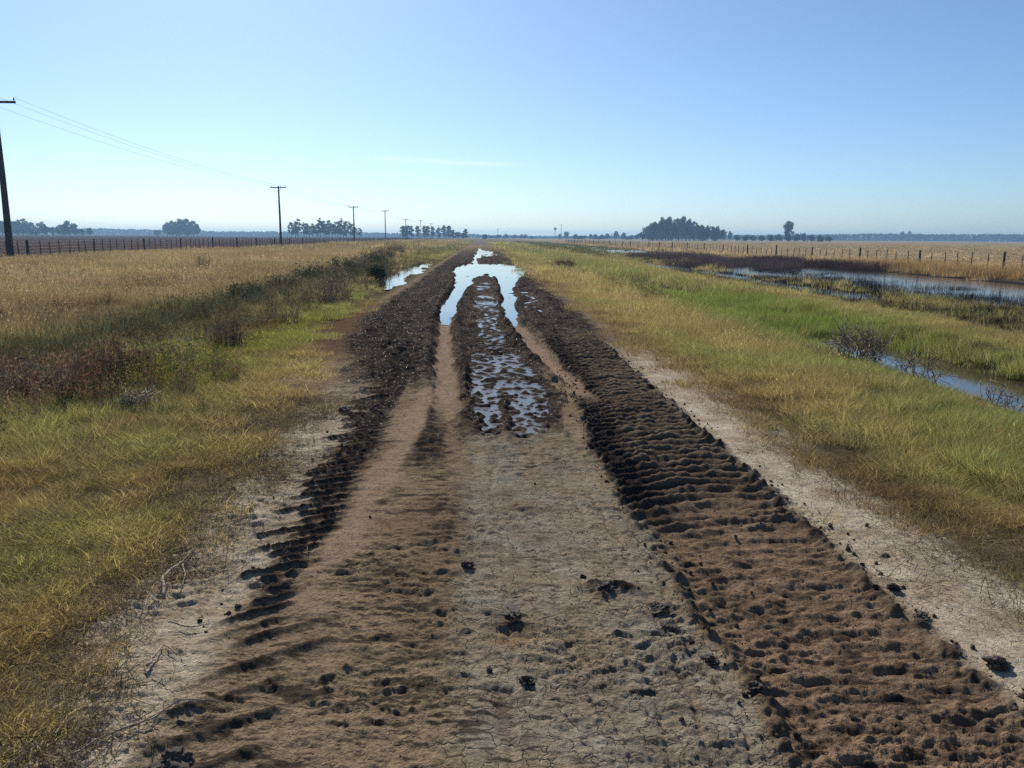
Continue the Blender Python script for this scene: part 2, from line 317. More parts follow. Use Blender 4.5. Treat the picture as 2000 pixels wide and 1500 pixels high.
# ------------------------------------------------------------------ mesh helpers
def mesh_from(name, co, faces, mats=(), smooth=True, attrs=None, tri=None):
    me = bpy.data.meshes.new(name)
    co = np.asarray(co, np.float32); faces = np.asarray(faces, np.int32)
    k = faces.shape[1]
    me.vertices.add(len(co)); me.vertices.foreach_set('co', co.ravel())
    me.loops.add(faces.size); me.loops.foreach_set('vertex_index', faces.ravel())
    me.polygons.add(len(faces)); me.polygons.foreach_set('loop_start', np.arange(0, faces.size, k, dtype=np.int32))
    me.update(calc_edges=True)
    me.polygons.foreach_set('use_smooth', np.full(len(faces), smooth))
    for n, (typ, dat) in (attrs or {}).items():
        a = me.attributes.new(n, typ, 'POINT')
        dat = np.asarray(dat, np.float32)
        if typ == 'FLOAT_COLOR':
            if dat.shape[1] == 3: dat = np.hstack([dat, np.ones((len(dat), 1), np.float32)])
            a.data.foreach_set('color', dat.ravel())
        else: a.data.foreach_set('value', dat.ravel())
    for m in mats: me.materials.append(m)
    return me
def link(name, me, parent=None):
    o = bpy.data.objects.new(name, me); COL.objects.link(o)
    if parent: o.parent = parent
    return o
def tag(o, label=None, cat=None, group=None, kind=None):
    if label: o['label'] = label
    if cat: o['category'] = cat
    if group: o['group'] = group
    if kind: o['kind'] = kind
    return o
def empty(name, loc, label, cat, group=None, rz=0):
    o = bpy.data.objects.new(name, None); COL.objects.link(o); o.location = loc; o.rotation_euler = (0, 0, rz)
    o.empty_display_size = 0.2
    return tag(o, label, cat, group)
def copy_tree(o, parent=None):
    c = o.copy(); COL.objects.link(c); c.parent = parent
    for ch in list(o.children): copy_tree(ch, c)
    return c

class MB:
    """collects shapes for one mesh"""
    def __init__(s): s.v = []; s.f = []; s.c = []; s.n = 0
    def add(s, v, f, c=0.5):
        v = np.asarray(v, float); f = np.asarray(f, int)
        if f.shape[1] == 3: f = np.hstack([f, f[:, 2:3]])
        s.v.append(v); s.f.append(f + s.n); s.c.append(np.full(len(v), c) if np.isscalar(c) else np.asarray(c)); s.n += len(v)
    def tube(s, pts, rads, k=6, c=0.5, cap=True):
        pts = np.asarray(pts, float); n = len(pts); rads = np.broadcast_to(rads, (n,))
        t = np.gradient(pts, axis=0); t /= np.linalg.norm(t, axis=1)[:, None] + 1e-9
        ref = np.array([0, 0, 1.0]) if abs(t[0][2]) < 0.9 else np.array([1.0, 0, 0])
        vs = []
        for i in range(n):
            a = np.cross(t[i], ref); a /= np.linalg.norm(a) + 1e-9; b = np.cross(t[i], a)
            an = np.arange(k) * 2 * np.pi / k
            vs.append(pts[i] + rads[i] * (np.cos(an)[:, None] * a + np.sin(an)[:, None] * b))
        v = np.vstack(vs); f = []
        for i in range(n - 1):
            for j in range(k):
                f.append((i * k + j, i * k + (j + 1) % k, (i + 1) * k + (j + 1) % k, (i + 1) * k + j))
        if cap:
            v = np.vstack([v, pts[0], pts[-1]]); a0 = n * k; a1 = a0 + 1
            for j in range(k):
                f.append((a0, (j + 1) % k, j, j)); f.append((a1, (n - 1) * k + j, (n - 1) * k + (j + 1) % k, (n - 1) * k + (j + 1) % k))
        s.add(v, f, c)
    def box(s, c0, size, rot=None, c=0.5):
        h = np.array(size) / 2
        v = np.array([[x, y, z] for x in (-1, 1) for y in (-1, 1) for z in (-1, 1)]) * h
        if rot is not None: v = v @ np.array(rot.to_matrix()).T
        s.add(v + np.array(c0), [(0, 1, 3, 2), (4, 6, 7, 5), (0, 4, 5, 1), (2, 3, 7, 6), (0, 2, 6, 4), (1, 5, 7, 3)], c)
    def mesh(s, name, mats, smooth=True):
        v = np.vstack(s.v); f = np.vstack(s.f); c = np.concatenate(s.c)
        me = bpy.data.meshes.new(name)
        fl = [tuple(q[:3]) if q[2] == q[3] else tuple(q) for q in f.tolist()]
        me.from_pydata(v.tolist(), [], fl)
        me.polygons.foreach_set('use_smooth', np.full(len(fl), smooth))
        a = me.attributes.new('bc', 'FLOAT', 'POINT'); a.data.foreach_set('value', c.astype(np.float32))
        for m in mats: me.materials.append(m)
        return me

# ------------------------------------------------------------------ materials
def new_mat(name):
    m = bpy.data.materials.new(name); m.use_nodes = True; nt = m.node_tree; nt.nodes.clear()
    return m, nt, N(nt, 'ShaderNodeOutputMaterial')
def noise_node(nt, scale, detail=4, rough=0.6, vec=None):
    n = N(nt, 'ShaderNodeTexNoise'); n.inputs['Scale'].default_value = scale
    n.inputs['Detail'].default_value = detail; n.inputs['Roughness'].default_value = rough
    if vec is not None: nt.links.new(vec, n.inputs['Vector'])
    return n.outputs['Fac']
def ground_mat():
    m, nt, out = new_mat('earth_and_mud'); L = nt.links.new
    pos = N(nt, 'ShaderNodeTexCoord').outputs['Object']
    col = N(nt, 'ShaderNodeAttribute', attribute_name='col').outputs['Color']
    wet = N(nt, 'ShaderNodeAttribute', attribute_name='wet').outputs['Fac']
    crk = N(nt, 'ShaderNodeAttribute', attribute_name='crack').outputs['Fac']
    n1 = noise_node(nt, 9, 6, 0.65, pos); n2 = noise_node(nt, 70, 4, 0.7, pos); n3 = noise_node(nt, 260, 2, 0.6, pos)
    n4 = noise_node(nt, 28, 5, 0.75, pos)
    v = M(nt, 'ADD', M(nt, 'MULTIPLY_ADD', n1, 0.8, -0.86), M(nt, 'MULTIPLY', n2, 1.5))
    v = M(nt, 'MAXIMUM', M(nt, 'ADD', v, M(nt, 'MULTIPLY', n4, 1.4)), 0.22)
    hsv = N(nt, 'ShaderNodeHueSaturation'); L(v, hsv.inputs['Value']); L(col, hsv.inputs['Color'])
    vor = N(nt, 'ShaderNodeTexVoronoi', feature='DISTANCE_TO_EDGE'); vor.inputs['Scale'].default_value = 10
    wv = N(nt, 'ShaderNodeVectorMath', operation='ADD'); L(pos, wv.inputs[0])
    nv = N(nt, 'ShaderNodeTexNoise'); nv.inputs['Scale'].default_value = 14; L(pos, nv.inputs['Vector'])
    sv = N(nt, 'ShaderNodeVectorMath', operation='SCALE'); L(nv.outputs['Color'], sv.inputs[0]); sv.inputs['Scale'].default_value = 0.11
    L(sv.outputs[0], wv.inputs[1]); L(wv.outputs[0], vor.inputs['Vector'])
    crack = M(nt, 'MULTIPLY', M(nt, 'SUBTRACT', 1.0, M(nt, 'DIVIDE', vor.outputs['Distance'], 0.035), clamp=True), crk)
    bs = N(nt, 'ShaderNodeBsdfPrincipled'); L(hsv.outputs[0], bs.inputs['Base Color'])
    wn = M(nt, 'MULTIPLY', wet, M(nt, 'MULTIPLY_ADD', n4, 7.0, -3.9, clamp=True))
    L(M(nt, 'SUBTRACT', 0.95, M(nt, 'MULTIPLY', wn, 0.70)), bs.inputs['Roughness'])
    L(M(nt, 'MULTIPLY', wn, 0.5), bs.inputs['Specular IOR Level'])
    h = M(nt, 'ADD', M(nt, 'MULTIPLY', n2, 0.014), M(nt, 'MULTIPLY', n3, 0.006))
    h = M(nt, 'ADD', h, M(nt, 'MULTIPLY', n4, 0.02))
    h = M(nt, 'SUBTRACT', h, M(nt, 'MULTIPLY', crack, 0.018))
    b = N(nt, 'ShaderNodeBump'); b.inputs['Strength'].default_value = 0.9; b.inputs['Distance'].default_value = 1.0
    L(h, b.inputs['Height']); L(b.outputs[0], bs.inputs['Normal']); L(bs.outputs[0], out.inputs[0])
    return m
def water_mat(name, colr, rough=0.03, wav=0.004, sc_=6.0):
    m, nt, out = new_mat(name); L = nt.links.new
    pos = N(nt, 'ShaderNodeTexCoord').outputs['Object']
    bs = N(nt, 'ShaderNodeBsdfPrincipled'); bs.inputs['Base Color'].default_value = (*colr, 1)
    bs.inputs['Roughness'].default_value = rough; bs.inputs['IOR'].default_value = 1.33
    b = N(nt, 'ShaderNodeBump'); b.inputs['Distance'].default_value = 1.0
    L(M(nt, 'MULTIPLY', noise_node(nt, sc_, 3, 0.5, pos), wav), b.inputs['Height']); L(b.outputs[0], bs.inputs['Normal'])
    L(bs.outputs[0], out.inputs[0])
    return m
def leaf_mat(name, ca, cb, inst=True, trans=0.45, gloss=0.0):
    """blade or leaf: colour between ca and cb by the blade, tinted by the plant"""
    m, nt, out = new_mat(name); L = nt.links.new
    bc = N(nt, 'ShaderNodeAttribute', attribute_name='bc').outputs['Fac']
    mx = N(nt, 'ShaderNodeMix', data_type='RGBA'); L(bc, mx.inputs[0])
    mx.inputs[6].default_value = (*ca, 1); mx.inputs[7].default_value = (*cb, 1)
    c = mx.outputs[2]
    if inst:
        t = N(nt, 'ShaderNodeAttribute', attribute_name='tint', attribute_type='INSTANCER').outputs['Color']
        mu = N(nt, 'ShaderNodeMix', data_type='RGBA', blend_type='MULTIPLY'); mu.inputs[0].default_value = 1
        L(c, mu.inputs[6]); L(t, mu.inputs[7]); c = mu.outputs[2]
    d = N(nt, 'ShaderNodeBsdfDiffuse'); tr = N(nt, 'ShaderNodeBsdfTranslucent'); L(c, d.inputs[0]); L(c, tr.inputs[0])
    ms = N(nt, 'ShaderNodeMixShader'); ms.inputs[0].default_value = trans
    L(d.outputs[0], ms.inputs[1]); L(tr.outputs[0], ms.inputs[2]); L(ms.outputs[0], out.inputs[0])
    return m
def plain_mat(name, ca, cb, scale=20, rough=0.85, bump=0.004, stretch=None):
    m, nt, out = new_mat(name); L = nt.links.new
    pos = N(nt, 'ShaderNodeTexCoord').outputs['Object']
    if stretch:
        mp = N(nt, 'ShaderNodeMapping'); mp.inputs['Scale'].default_value = stretch; L(pos, mp.inputs[0]); pos = mp.outputs[0]
    n = noise_node(nt, scale, 5, 0.65, pos)
    mx = N(nt, 'ShaderNodeMix', data_type='RGBA'); L(M(nt, 'MULTIPLY_ADD', n, 2.2, -0.6, clamp=True), mx.inputs[0])
    mx.inputs[6].default_value = (*ca, 1); mx.inputs[7].default_value = (*cb, 1)
    bs = N(nt, 'ShaderNodeBsdfPrincipled'); L(mx.outputs[2], bs.inputs['Base Color']); bs.inputs['Roughness'].default_value = rough
    b = N(nt, 'ShaderNodeBump'); b.inputs['Distance'].default_value = 1.0; L(M(nt, 'MULTIPLY', n, bump), b.inputs['Height'])
    L(b.outputs[0], bs.inputs['Normal']); L(bs.outputs[0], out.inputs[0])
    return m
MAT_GROUND = ground_mat()
MAT_PUDDLE = water_mat('puddle_water', (0.07, 0.055, 0.045), 0.02, 0.0008, 5)
MAT_FILM = water_mat('wet_mud_film', (0.13, 0.12, 0.11), 0.16, 0.006, 40)
MAT_DITCH = water_mat('ditch_water', (0.05, 0.04, 0.025), 0.03, 0.002, 7)
MAT_FLOOD = water_mat('flood_water', (0.05, 0.04, 0.035), 0.09, 0.006, 4)
MAT_GRASS = leaf_mat('grass_blades', (0.6, 0.62, 0.52), (1.35, 1.22, 1.1), True, 0.5)
MAT_STUB = leaf_mat('wet_stalks', (0.6, 0.6, 0.6), (1.3, 1.2, 1.1), True, 0.1)
MAT_WEED = leaf_mat('weed_leaves', (0.7, 0.7, 0.7), (1.35, 1.25, 1.15), True, 0.35)
MAT_CLOD = plain_mat('mud_lump', (0.06, 0.044, 0.034), (0.17, 0.125, 0.09), 60, 0.7, 0.006)
MAT_CRUMB = leaf_mat('mud_crumb', (0.8, 0.8, 0.8), (1.2, 1.2, 1.2), True, 0.0)
MAT_STICK = plain_mat('dry_stick', (0.20, 0.15, 0.10), (0.42, 0.35, 0.26), 50, 0.8, 0.001)
MAT_TWIG = plain_mat('grey_twig', (0.15, 0.115, 0.08), (0.36, 0.28, 0.20), 40, 0.85, 0.001)
MAT_POLE = plain_mat('weathered_pole', (0.028, 0.022, 0.022), (0.07, 0.055, 0.052), 3, 0.85, 0.004, (6, 6, 0.5))
MAT_POST = plain_mat('weathered_post', (0.030, 0.024, 0.022), (0.085, 0.07, 0.06), 8, 0.9, 0.004, (6, 6, 0.6))
MAT_WIRE = plain_mat('fence_wire', (0.07, 0.06, 0.055), (0.14, 0.12, 0.11), 10, 0.6, 0.0)
MAT_CERAM = plain_mat('insulator_glaze', (0.10, 0.07, 0.06), (0.16, 0.12, 0.10), 10, 0.25, 0.0)
MAT_CROWN = leaf_mat('tree_leaves', (0.020, 0.030, 0.016), (0.055, 0.070, 0.034), False, 0.2)
MAT_BARK = plain_mat('tree_bark', (0.035, 0.028, 0.024), (0.09, 0.075, 0.062), 2, 0.9, 0.01)
def shrub_mat(name, a, b, t=0.3): return leaf_mat(name, a, b, False, t)

# ------------------------------------------------------------------ ground: one sheet to the horizon
def build_ground():
    fine = np.arange(-41, 41.001, 0.075)
    ang = np.concatenate([fine, np.arange(42.5, 318.5, 1.7)]); ang = R(1) * ang + YAW
    r = [0.01]
    while r[-1] < 2900:
        q = r[-1]
        st_ = 0.03 if q < 1.55 else (max(0.0062, 0.0028 * q) if q < 60 else q * (0.0028 + min(0.02, (q - 60) * 0.00004)))
        r.append(q + st_)
    r = np.array(r); nr, na = len(r), len(ang)
    dr = np.gradient(r)
    X = (r[:, None] * np.sin(ang)[None, :]).ravel(); Y = (r[:, None] * np.cos(ang)[None, :]).ravel()
    da = np.full(na, R(0.075)); da[len(fine):] = R(1.7)
    sp = np.maximum(dr[:, None], (r[:, None] * da[None, :])).ravel() * 0.8
    L = land(X, Y, sp)
    z = L['z'] * ss(2600, 1200, np.hypot(X, Y))
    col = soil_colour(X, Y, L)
    crack = np.clip((1 - L['dark'] * 1.3), 0, 1) * L['onroad'] * ss(7, 4, Y) * np.clip(0.35 + 0.8 * L['pale_c'] + L['pale_s'] * 0.0, 0, 1)
    wet = np.clip(L['wet'] + ss(12.4, 13.2, L['Xp']) * ss(25.5, 24.6, L['Xp']) * ss(200, 60, Y), 0, 1)
    X = np.append(X, 0); Y = np.append(Y, 0); z = np.append(z, 0)
    col = np.vstack([col, col[0]]); wet = np.append(wet, 0); crack = np.append(crack, 0)
    i = np.arange(nr - 1)[:, None] * na; j = np.arange(na)[None, :]; j2 = (j + 1) % na
    f = np.stack([i + j, i + na + j, i + na + j2, i + j2], -1).reshape(-1, 4)
    j = np.arange(na); cap = np.stack([np.full(na, nr * na), j, (j + 1) % na, (j + 1) % na], -1)
    f = f[:, ::-1]
    me = mesh_from('ground', np.stack([X, Y, z], 1), f, [MAT_GROUND], True,
                   {'col': ('FLOAT_COLOR', col), 'wet': ('FLOAT', wet), 'crack': ('FLOAT', crack)})
    import bmesh
    o = link('ground', me); tag(o, kind='structure')
    return o
build_ground()

def sheet(name, x0, x1, y0, y1, z, mat, nseg=40, curve=None):
    ys = np.linspace(y0, y1, nseg); e = np.sin(np.pi * np.linspace(0, 1, nseg)) ** 0.3
    cx = (x0 + x1) / 2 if curve is None else np.interp(ys, *curve)
    hw = (x1 - x0) / 2 * e
    v = []; nx = 6
    for k in range(nseg):
        cxx = cx if np.isscalar(cx) else cx[k]
        for t in np.linspace(-1, 1, nx): v.append((cxx + hw[k] * t, ys[k], z))
    f = [(k * nx + i, k * nx + i + 1, (k + 1) * nx + i + 1, (k + 1) * nx + i) for k in range(nseg - 1) for i in range(nx - 1)]
    return tag(link(name, mesh_from(name, v, f, [mat])), kind='structure')
sheet('puddle', -2.5, 2.9, 14.3, 55, W_ROAD, MAT_PUDDLE)
sheet('puddle', -1.8, 2.4, 49, 155, W_ROAD + 0.004, MAT_PUDDLE)
sheet('puddle', -4.6, -2.3, 24.5, 56, W_ROAD - 0.004, MAT_PUDDLE)
sheet('puddle', -0.15, 0.72, 5.9, 14.5, -0.018, MAT_FILM)
sheet('puddle', -0.22, 0.42, 13.9, 30.5, -0.0175, MAT_FILM)
sheet('ditch_water', 5.2, 9.0, -3, 60, W_DITCH, MAT_DITCH)
sheet('flood_water', 10.5, 27.5, 5, 230, W_FLOOD, MAT_FLOOD)

# ------------------------------------------------------------------ scattered ground cover (geometry nodes instances)
def scatter(name, pts, rot, scl, idx, tint, protos, kind='stuff'):
    pts = np.asarray(pts, np.float32)
    me = bpy.data.meshes.new(name); me.vertices.add(len(pts)); me.vertices.foreach_set('co', pts.ravel())
    def at(n, t, d, key):
        a = me.attributes.new(n, t, 'POINT'); a.data.foreach_set(key, np.ascontiguousarray(d).ravel())
    at('rot', 'FLOAT_VECTOR', np.asarray(rot, np.float32), 'vector')
    at('scl', 'FLOAT_VECTOR', np.asarray(scl, np.float32), 'vector')
    at('pidx', 'INT', np.asarray(idx, np.int32), 'value')
    tint = np.hstack([np.asarray(tint, np.float32), np.ones((len(pts), 1), np.float32)]); at('tint', 'FLOAT_COLOR', tint, 'color')
    c = bpy.data.collections.new(name + '_kinds')
    for k, p in enumerate(protos):
        c.objects.link(bpy.data.objects.new('%s_kind_%02d' % (name, k), p))
    g = bpy.data.node_groups.new(name + '_nodes', 'GeometryNodeTree')
    g.interface.new_socket('Geometry', in_out='INPUT', socket_type='NodeSocketGeometry')
    g.interface.new_socket('Geometry', in_out='OUTPUT', socket_type='NodeSocketGeometry')
    gi = g.nodes.new('NodeGroupInput'); go = g.nodes.new('NodeGroupOutput')
    ci = g.nodes.new('GeometryNodeCollectionInfo'); ci.inputs['Collection'].default_value = c
    ci.inputs['Separate Children'].default_value = True; ci.inputs['Reset Children'].default_value = True
    iop = g.nodes.new('GeometryNodeInstanceOnPoints'); iop.inputs['Pick Instance'].default_value = True
    def na(n, t):
        q = g.nodes.new('GeometryNodeInputNamedAttribute'); q.data_type = t; q.inputs['Name'].default_value = n
        return [s for s in q.outputs if s.enabled and s.name == 'Attribute'][0]
    l = g.links.new
    l(gi.outputs[0], iop.inputs['Points']); l(ci.outputs[0], iop.inputs['Instance'])
    l(na('pidx', 'INT'), iop.inputs['Instance Index']); l(na('rot', 'FLOAT_VECTOR'), iop.inputs['Rotation'])
    l(na('scl', 'FLOAT_VECTOR'), iop.inputs['Scale']); l(iop.outputs[0], go.inputs[0])
    o = link(name, me); md = o.modifiers.new('scatter', 'NODES'); md.node_group = g
    return tag(o, kind=kind)

def blades(name, n, rad, hmin, hmax, wid, lean, mat, seed, segs=2, heads=0.0, droop=0.5):
    rg = np.random.default_rng(seed)
    a = rg.random(n) * 2 * np.pi; r = rad * np.sqrt(rg.random(n)); bx, by = r * np.cos(a), r * np.sin(a)
    h = hmin + (hmax - hmin) * rg.random(n) ** 1.2
    la = a + rg.normal(0, 1.0, n); ll = lean * (0.2 + rg.random(n)) * h
    dx, dy = np.cos(la) * ll, np.sin(la) * ll
    fa = rg.random(n) * np.pi; wx, wy = np.cos(fa) * wid / 2, np.sin(fa) * wid / 2
    ww = 0.6 + 0.8 * rg.random(n); wx = wx * ww; wy = wy * ww
    c = rg.random(n); V = []; F = []; C = []
    rows = segs + 1
    for s in range(rows):
        t = s / segs; k = t ** 1.6
        px, py = bx + dx * k, by + dy * k; pz = h * (t - droop * lean * 0.3 * t * t) - 0.02 * (s == 0)
        tap = 1 - t * 0.95
        V.append(np.stack([px - wx * tap, py - wy * tap, pz], 1)); V.append(np.stack([px + wx * tap, py + wy * tap, pz], 1))
    V = np.stack(V, 1).reshape(-1, 3)
    base = np.arange(n)[:, None] * rows * 2
    for s in range(segs):
        F.append(base + np.array([[2 * s, 2 * s + 1, 2 * s + 3, 2 * s + 2]]))
    F = np.vstack(F); C = np.repeat(c, rows * 2)
    if heads > 0:
        sel = np.where(rg.random(n) < heads)[0]; b0 = len(V); hv = []; hc = []
        for q, i in enumerate(sel):
            tp = V[i * rows * 2 + rows * 2 - 1]; s_ = 0.015 + 0.02 * rg.random()
            d = np.array([dx[i], dy[i], h[i]]); d /= np.linalg.norm(d); o_ = np.array([wx[i], wy[i], 0]); o_ /= np.linalg.norm(o_) + 1e-9
            hv += [tp - o_ * wid * 0.3, tp + d * s_ - o_ * wid * 1.2, tp + d * s_ * 2, tp + d * s_ + o_ * wid * 1.2]; hc += [1.0] * 4
        if hv:
            V = np.vstack([V, np.array(hv)]); F = np.vstack([F, b0 + np.arange(len(sel))[:, None] * 4 + np.arange(4)[None, :]])
            C = np.concatenate([C, hc])
    return mesh_from(name, V, F, [mat], False, {'bc': ('FLOAT', C)})

def leafy(name, nst, rad, h, leaf, nleaf, mat, seed, wst=0.006):
    """a weed plant: thin stems carrying small leaves"""
    rg = np.random.default_rng(seed); V = []; F = []; C = []; n = 0
    for s in range(nst):
        a = rg.random() * 6.28; r = rad * 0.4 * rg.random(); b = np.array([r * math.cos(a), r * math.sin(a), -0.02])
        tip = np.array([math.cos(a) * rad * (0.3 + rg.random() * .8), math.sin(a) * rad * (0.3 + rg.random() * .8), h * (0.5 + 0.5 * rg.random())])
        sd_ = np.array([-math.sin(a), math.cos(a), 0]) * wst
        V += [b - sd_, b + sd_, tip + sd_ * 0.3, tip - sd_ * 0.3]; F.append((n, n + 1, n + 2, n + 3)); C += [0.1] * 4; n += 4
        for k in range(nleaf):
            t = 0.2 + 0.8 * rg.random(); p = b + (tip - b) * t + rg.normal(0, 0.12 * rad, 3) * np.array([1, 1, 0.5])
            u = rg.normal(0, 1, 3); u /= np.linalg.norm(u); v = np.cross(u, rg.normal(0, 1, 3)); v /= np.linalg.norm(v) + 1e-9
            L_ = leaf * (0.6 + 0.8 * rg.random()); W_ = L_ * 0.4
            V += [p, p + u * L_ * .5 + v * W_ * .5, p + u * L_, p + u * L_ * .5 - v * W_ * .5]; F.append((n, n + 1, n + 2, n + 3))
            C += [rg.random()] * 4; n += 4
    return mesh_from(name, np.array(V), np.array(F), [mat], False, {'bc': ('FLOAT', np.array(C))})

rng = np.random.default_rng(3)
def ring(n, r0, r1, half=38):
    r = np.sqrt(r0 * r0 + (r1 * r1 - r0 * r0) * rng.random(n)); a = YAW + R(half) * (2 * rng.random(n) - 1)
    return r * np.sin(a), r * np.cos(a)
def edge_noise(X, Y): return 0.30 * perlin(X / 0.7, Y / 0.9, 60) + 0.13 * perlin(X / .2, Y / .25, 61)

GREEN, GOLD, TAN, BROWN = np.array([.29, .31, .115]), np.array([.50, .405, .19]), np.array([.40, .315, .185]), np.array([.25, .17, .10])
def zones(X, Y):
    """for each point: density 0..1, height factor, tint"""
    e = edge_noise(X, Y); nl = fbm(X, Y, 2.2, 3, 62); nm = fbm(X, Y, 0.6, 3, 63); nb = fbm(X, Y, 7, 2, 64)
    n = len(X); den = np.zeros(n); hf = np.full(n, 1.0); t = np.tile(GOLD, (n, 1))
    # right verge bank
    le = ip(Y, [0, 5, 10, 20, 40, 80], [2.95, 2.75, 2.55, 2.35, 2.3, 2.5]) + e
    rv = ss(-0.15, 0.5, X - le) * ss(11.6, 11.0, X + e)
    sparse = ss(-0.6, 0.1, X - le) * 0.22 * (X > 0)
    wet_d = band(X + .5 * e, 6.75, 8.45, 0.25)
    openw = wet_d * (1 - ss(12.8, 14.5, Y) * ss(27.5, 26.5, Y)) * ss(60, 30, Y)
    den = np.where(X > 0, np.maximum(rv * (1 - openw), sparse), den)
    hr = 0.55 + 0.40 * ss(0.3, 1.6, X - le) - 0.25 * band(X, 5.3, 6.9, .4) * ss(14, 12, Y) - 0.15 * ss(5, 3, Y) - 0.35 * band(X, 9.4, 13, .6) + .2 * band(X, 6.4, 8.9, .4) * ss(13, 15, Y)
    gr = np.clip(0.45 + 0.7 * nl + 0.45 * band(X, 4.6, 9.2, 0.8) + 0.25 * ss(9, 5, Y) * ss(3.2, 4.2, X) - 0.25 * band(Y, 14, 45, 4) * band(X, 2.4, 5, 0.5), 0, 1)
    tr_ = GOLD[None] * (1 - gr[:, None]) + GREEN[None] * gr[:, None]
    tr_ = lerp3(tr_, (.21, .31, .06), band(X, 5.8, 9.4, .6) * ss(13.5, 16, Y) * ss(34, 26, Y) * (0.7 + nm))
    tr_ = lerp3(tr_, BROWN, ss(0.15, 0.6, nm) * 0.5 + 0.6 * ss(0.5, -0.1, X - le))
    # left verge
    ll = ip(Y, [0, 3, 5, 8, 11, 15, 20, 30, 60], [-1.62, -1.72, -1.80, -2.0, -2.6, -2.9, -2.9, -4.3, -3.2]) - e
    lv = ss(-0.15, 0.4, ll - X)
    lsp = ss(-0.5, 0.1, ll - X) * 0.22
    den = np.where(X <= 0, np.maximum(lv, lsp), den)
    hl = 0.42 + 0.35 * ss(0.4, 2.2, ll - X) + 0.1 * ss(-3.5, -5.5, X)
    gl = np.clip(0.38 + 0.8 * nl + 0.35 * ss(5, 8, Y) * band(X, -3.9, -2.6, 0.6) - 0.35 * ss(6, 3.4, Y) - 0.3 * ss(0.8, 0, ll - X), 0, 1)
    tl = GOLD[None] * 0.92 * (1 - gl[:, None]) + GREEN[None] * gl[:, None]
    tl = lerp3(tl, (.34, .25, .11), ss(0.0, 0.5, nm + 0.3 * nb) * 0.55 * ss(9, 5, Y))
    tl = lerp3(tl, (.28, .29, .06), band(X, -4.2, -2.7, .5) * band(Y, 10.5, 17, 1.5) * 0.7)
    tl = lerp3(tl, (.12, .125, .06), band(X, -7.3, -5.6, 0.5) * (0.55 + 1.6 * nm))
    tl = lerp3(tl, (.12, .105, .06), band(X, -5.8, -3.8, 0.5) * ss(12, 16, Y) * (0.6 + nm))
    fieldl = ss(-6.8, -8.0, X + 1.2 * e) * (X > -33)
    hl = hl * (1 - fieldl) + (0.95 + 0.6 * nl) * (1 - .45 * ss(-22, -28, X)) * fieldl
    tf = TAN[None] * (1 + 0.35 * nb[:, None]); tf = lerp3(tf, (.20, .19, .07), ss(-0.05, .45, nl) * 0.6); tf = lerp3(tf, BROWN, ss(.1, .5, nm) * .3)
    tl = tl * (1 - fieldl[:, None]) + tf * fieldl[:, None]
    den = np.where(X < -31.5, 0, den)
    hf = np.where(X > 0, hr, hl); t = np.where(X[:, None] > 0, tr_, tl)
    # right of the flood
    bank = ss(26.6, 27.4, X + 1.2 * e)
    den = np.maximum(den, bank * (X > 20)); hb = 1.05 + 0.5 * nl
    tb = TAN[None] * (1.05 + .3 * nb[:, None]); tb = lerp3(tb, (.30, .19, .07), band(X, 26.5, 30.5, 1) * band(Y, 22, 62, 5) * .6)
    hb = hb * (1 - .75 * ss(30.5, 32, X)) + 0.7 * band(X, 27, 30.5, .6) * band(Y, 22, 62, 5)
    hf = np.where(X > 20, hb, hf); t = np.where((X > 20)[:, None], tb, t)
    # beyond the flood the wet grass returns in strips
    wetstrip = band(X, 12, 26, 1) * ss(75, 100, Y)
    den = np.maximum(den, wetstrip * ss(-0.2, 0.3, nl + 0.3)); t = lerp3(t, (.13, .13, .05), wetstrip * (X > 10))
    hf = np.where(wetstrip > .5, 0.7, hf)
    vpud = band(X, -4.3, -2.6, 0.1) * ss(24, 27, Y) * ss(54, 50, Y)
    nc = fbm(X, Y, 0.33, 3, 65); clump = ss(-0.28, 0.28, nc)
    den = den * (1 - vpud) * (0.06 + 0.95 * clump); hf = hf * (0.45 + 0.85 * clump)
    t = t * (1 + 0.40 * np.clip(nc, -1, 1) + 0.30 * np.clip(nl, -1, 1))[:, None]
    den = np.where(np.abs(X) < 1.4, 0, den)
    return den, np.clip(hf, .25, 3), np.clip(t, .015, .75)

def place(n, r0, r1, kinds, zoff=0.0, smin=.8, smax=1.25, half=38, mask=None):
    X, Y = ring(n, r0, r1, half)
    den, hf, t = zones(X, Y)
    if mask is not None: den = den * mask(X, Y)
    k = rng.random(n) < den; X, Y, hf, t = X[k], Y[k], hf[k], t[k]
    z = height(X, Y) + zoff
    ok = z > ip(X, [-50, -8, 4.9, 5, 10, 10.1, 50], [-.5, -.5, -.3, W_DITCH - .03, W_DITCH - .03, W_FLOOD - .02, W_FLOOD - .02])
    X, Y, z, hf, t = X[ok], Y[ok], z[ok], hf[ok], t[ok]; m = len(X)
    s = smin + (smax - smin) * rng.random(m)
    rot = np.stack([rng.normal(0, .1, m), rng.normal(0, .1, m), rng.random(m) * 6.28], 1)
    scl = np.stack([s, s, s * hf], 1)
    t = t * (0.75 + 0.5 * rng.random(m))[:, None]
    idx = rng.integers(kinds[0], kinds[1], m)
    return np.stack([X, Y, z], 1), rot, scl, idx, t
def join(*a): return [np.concatenate(q) for q in zip(*a)]

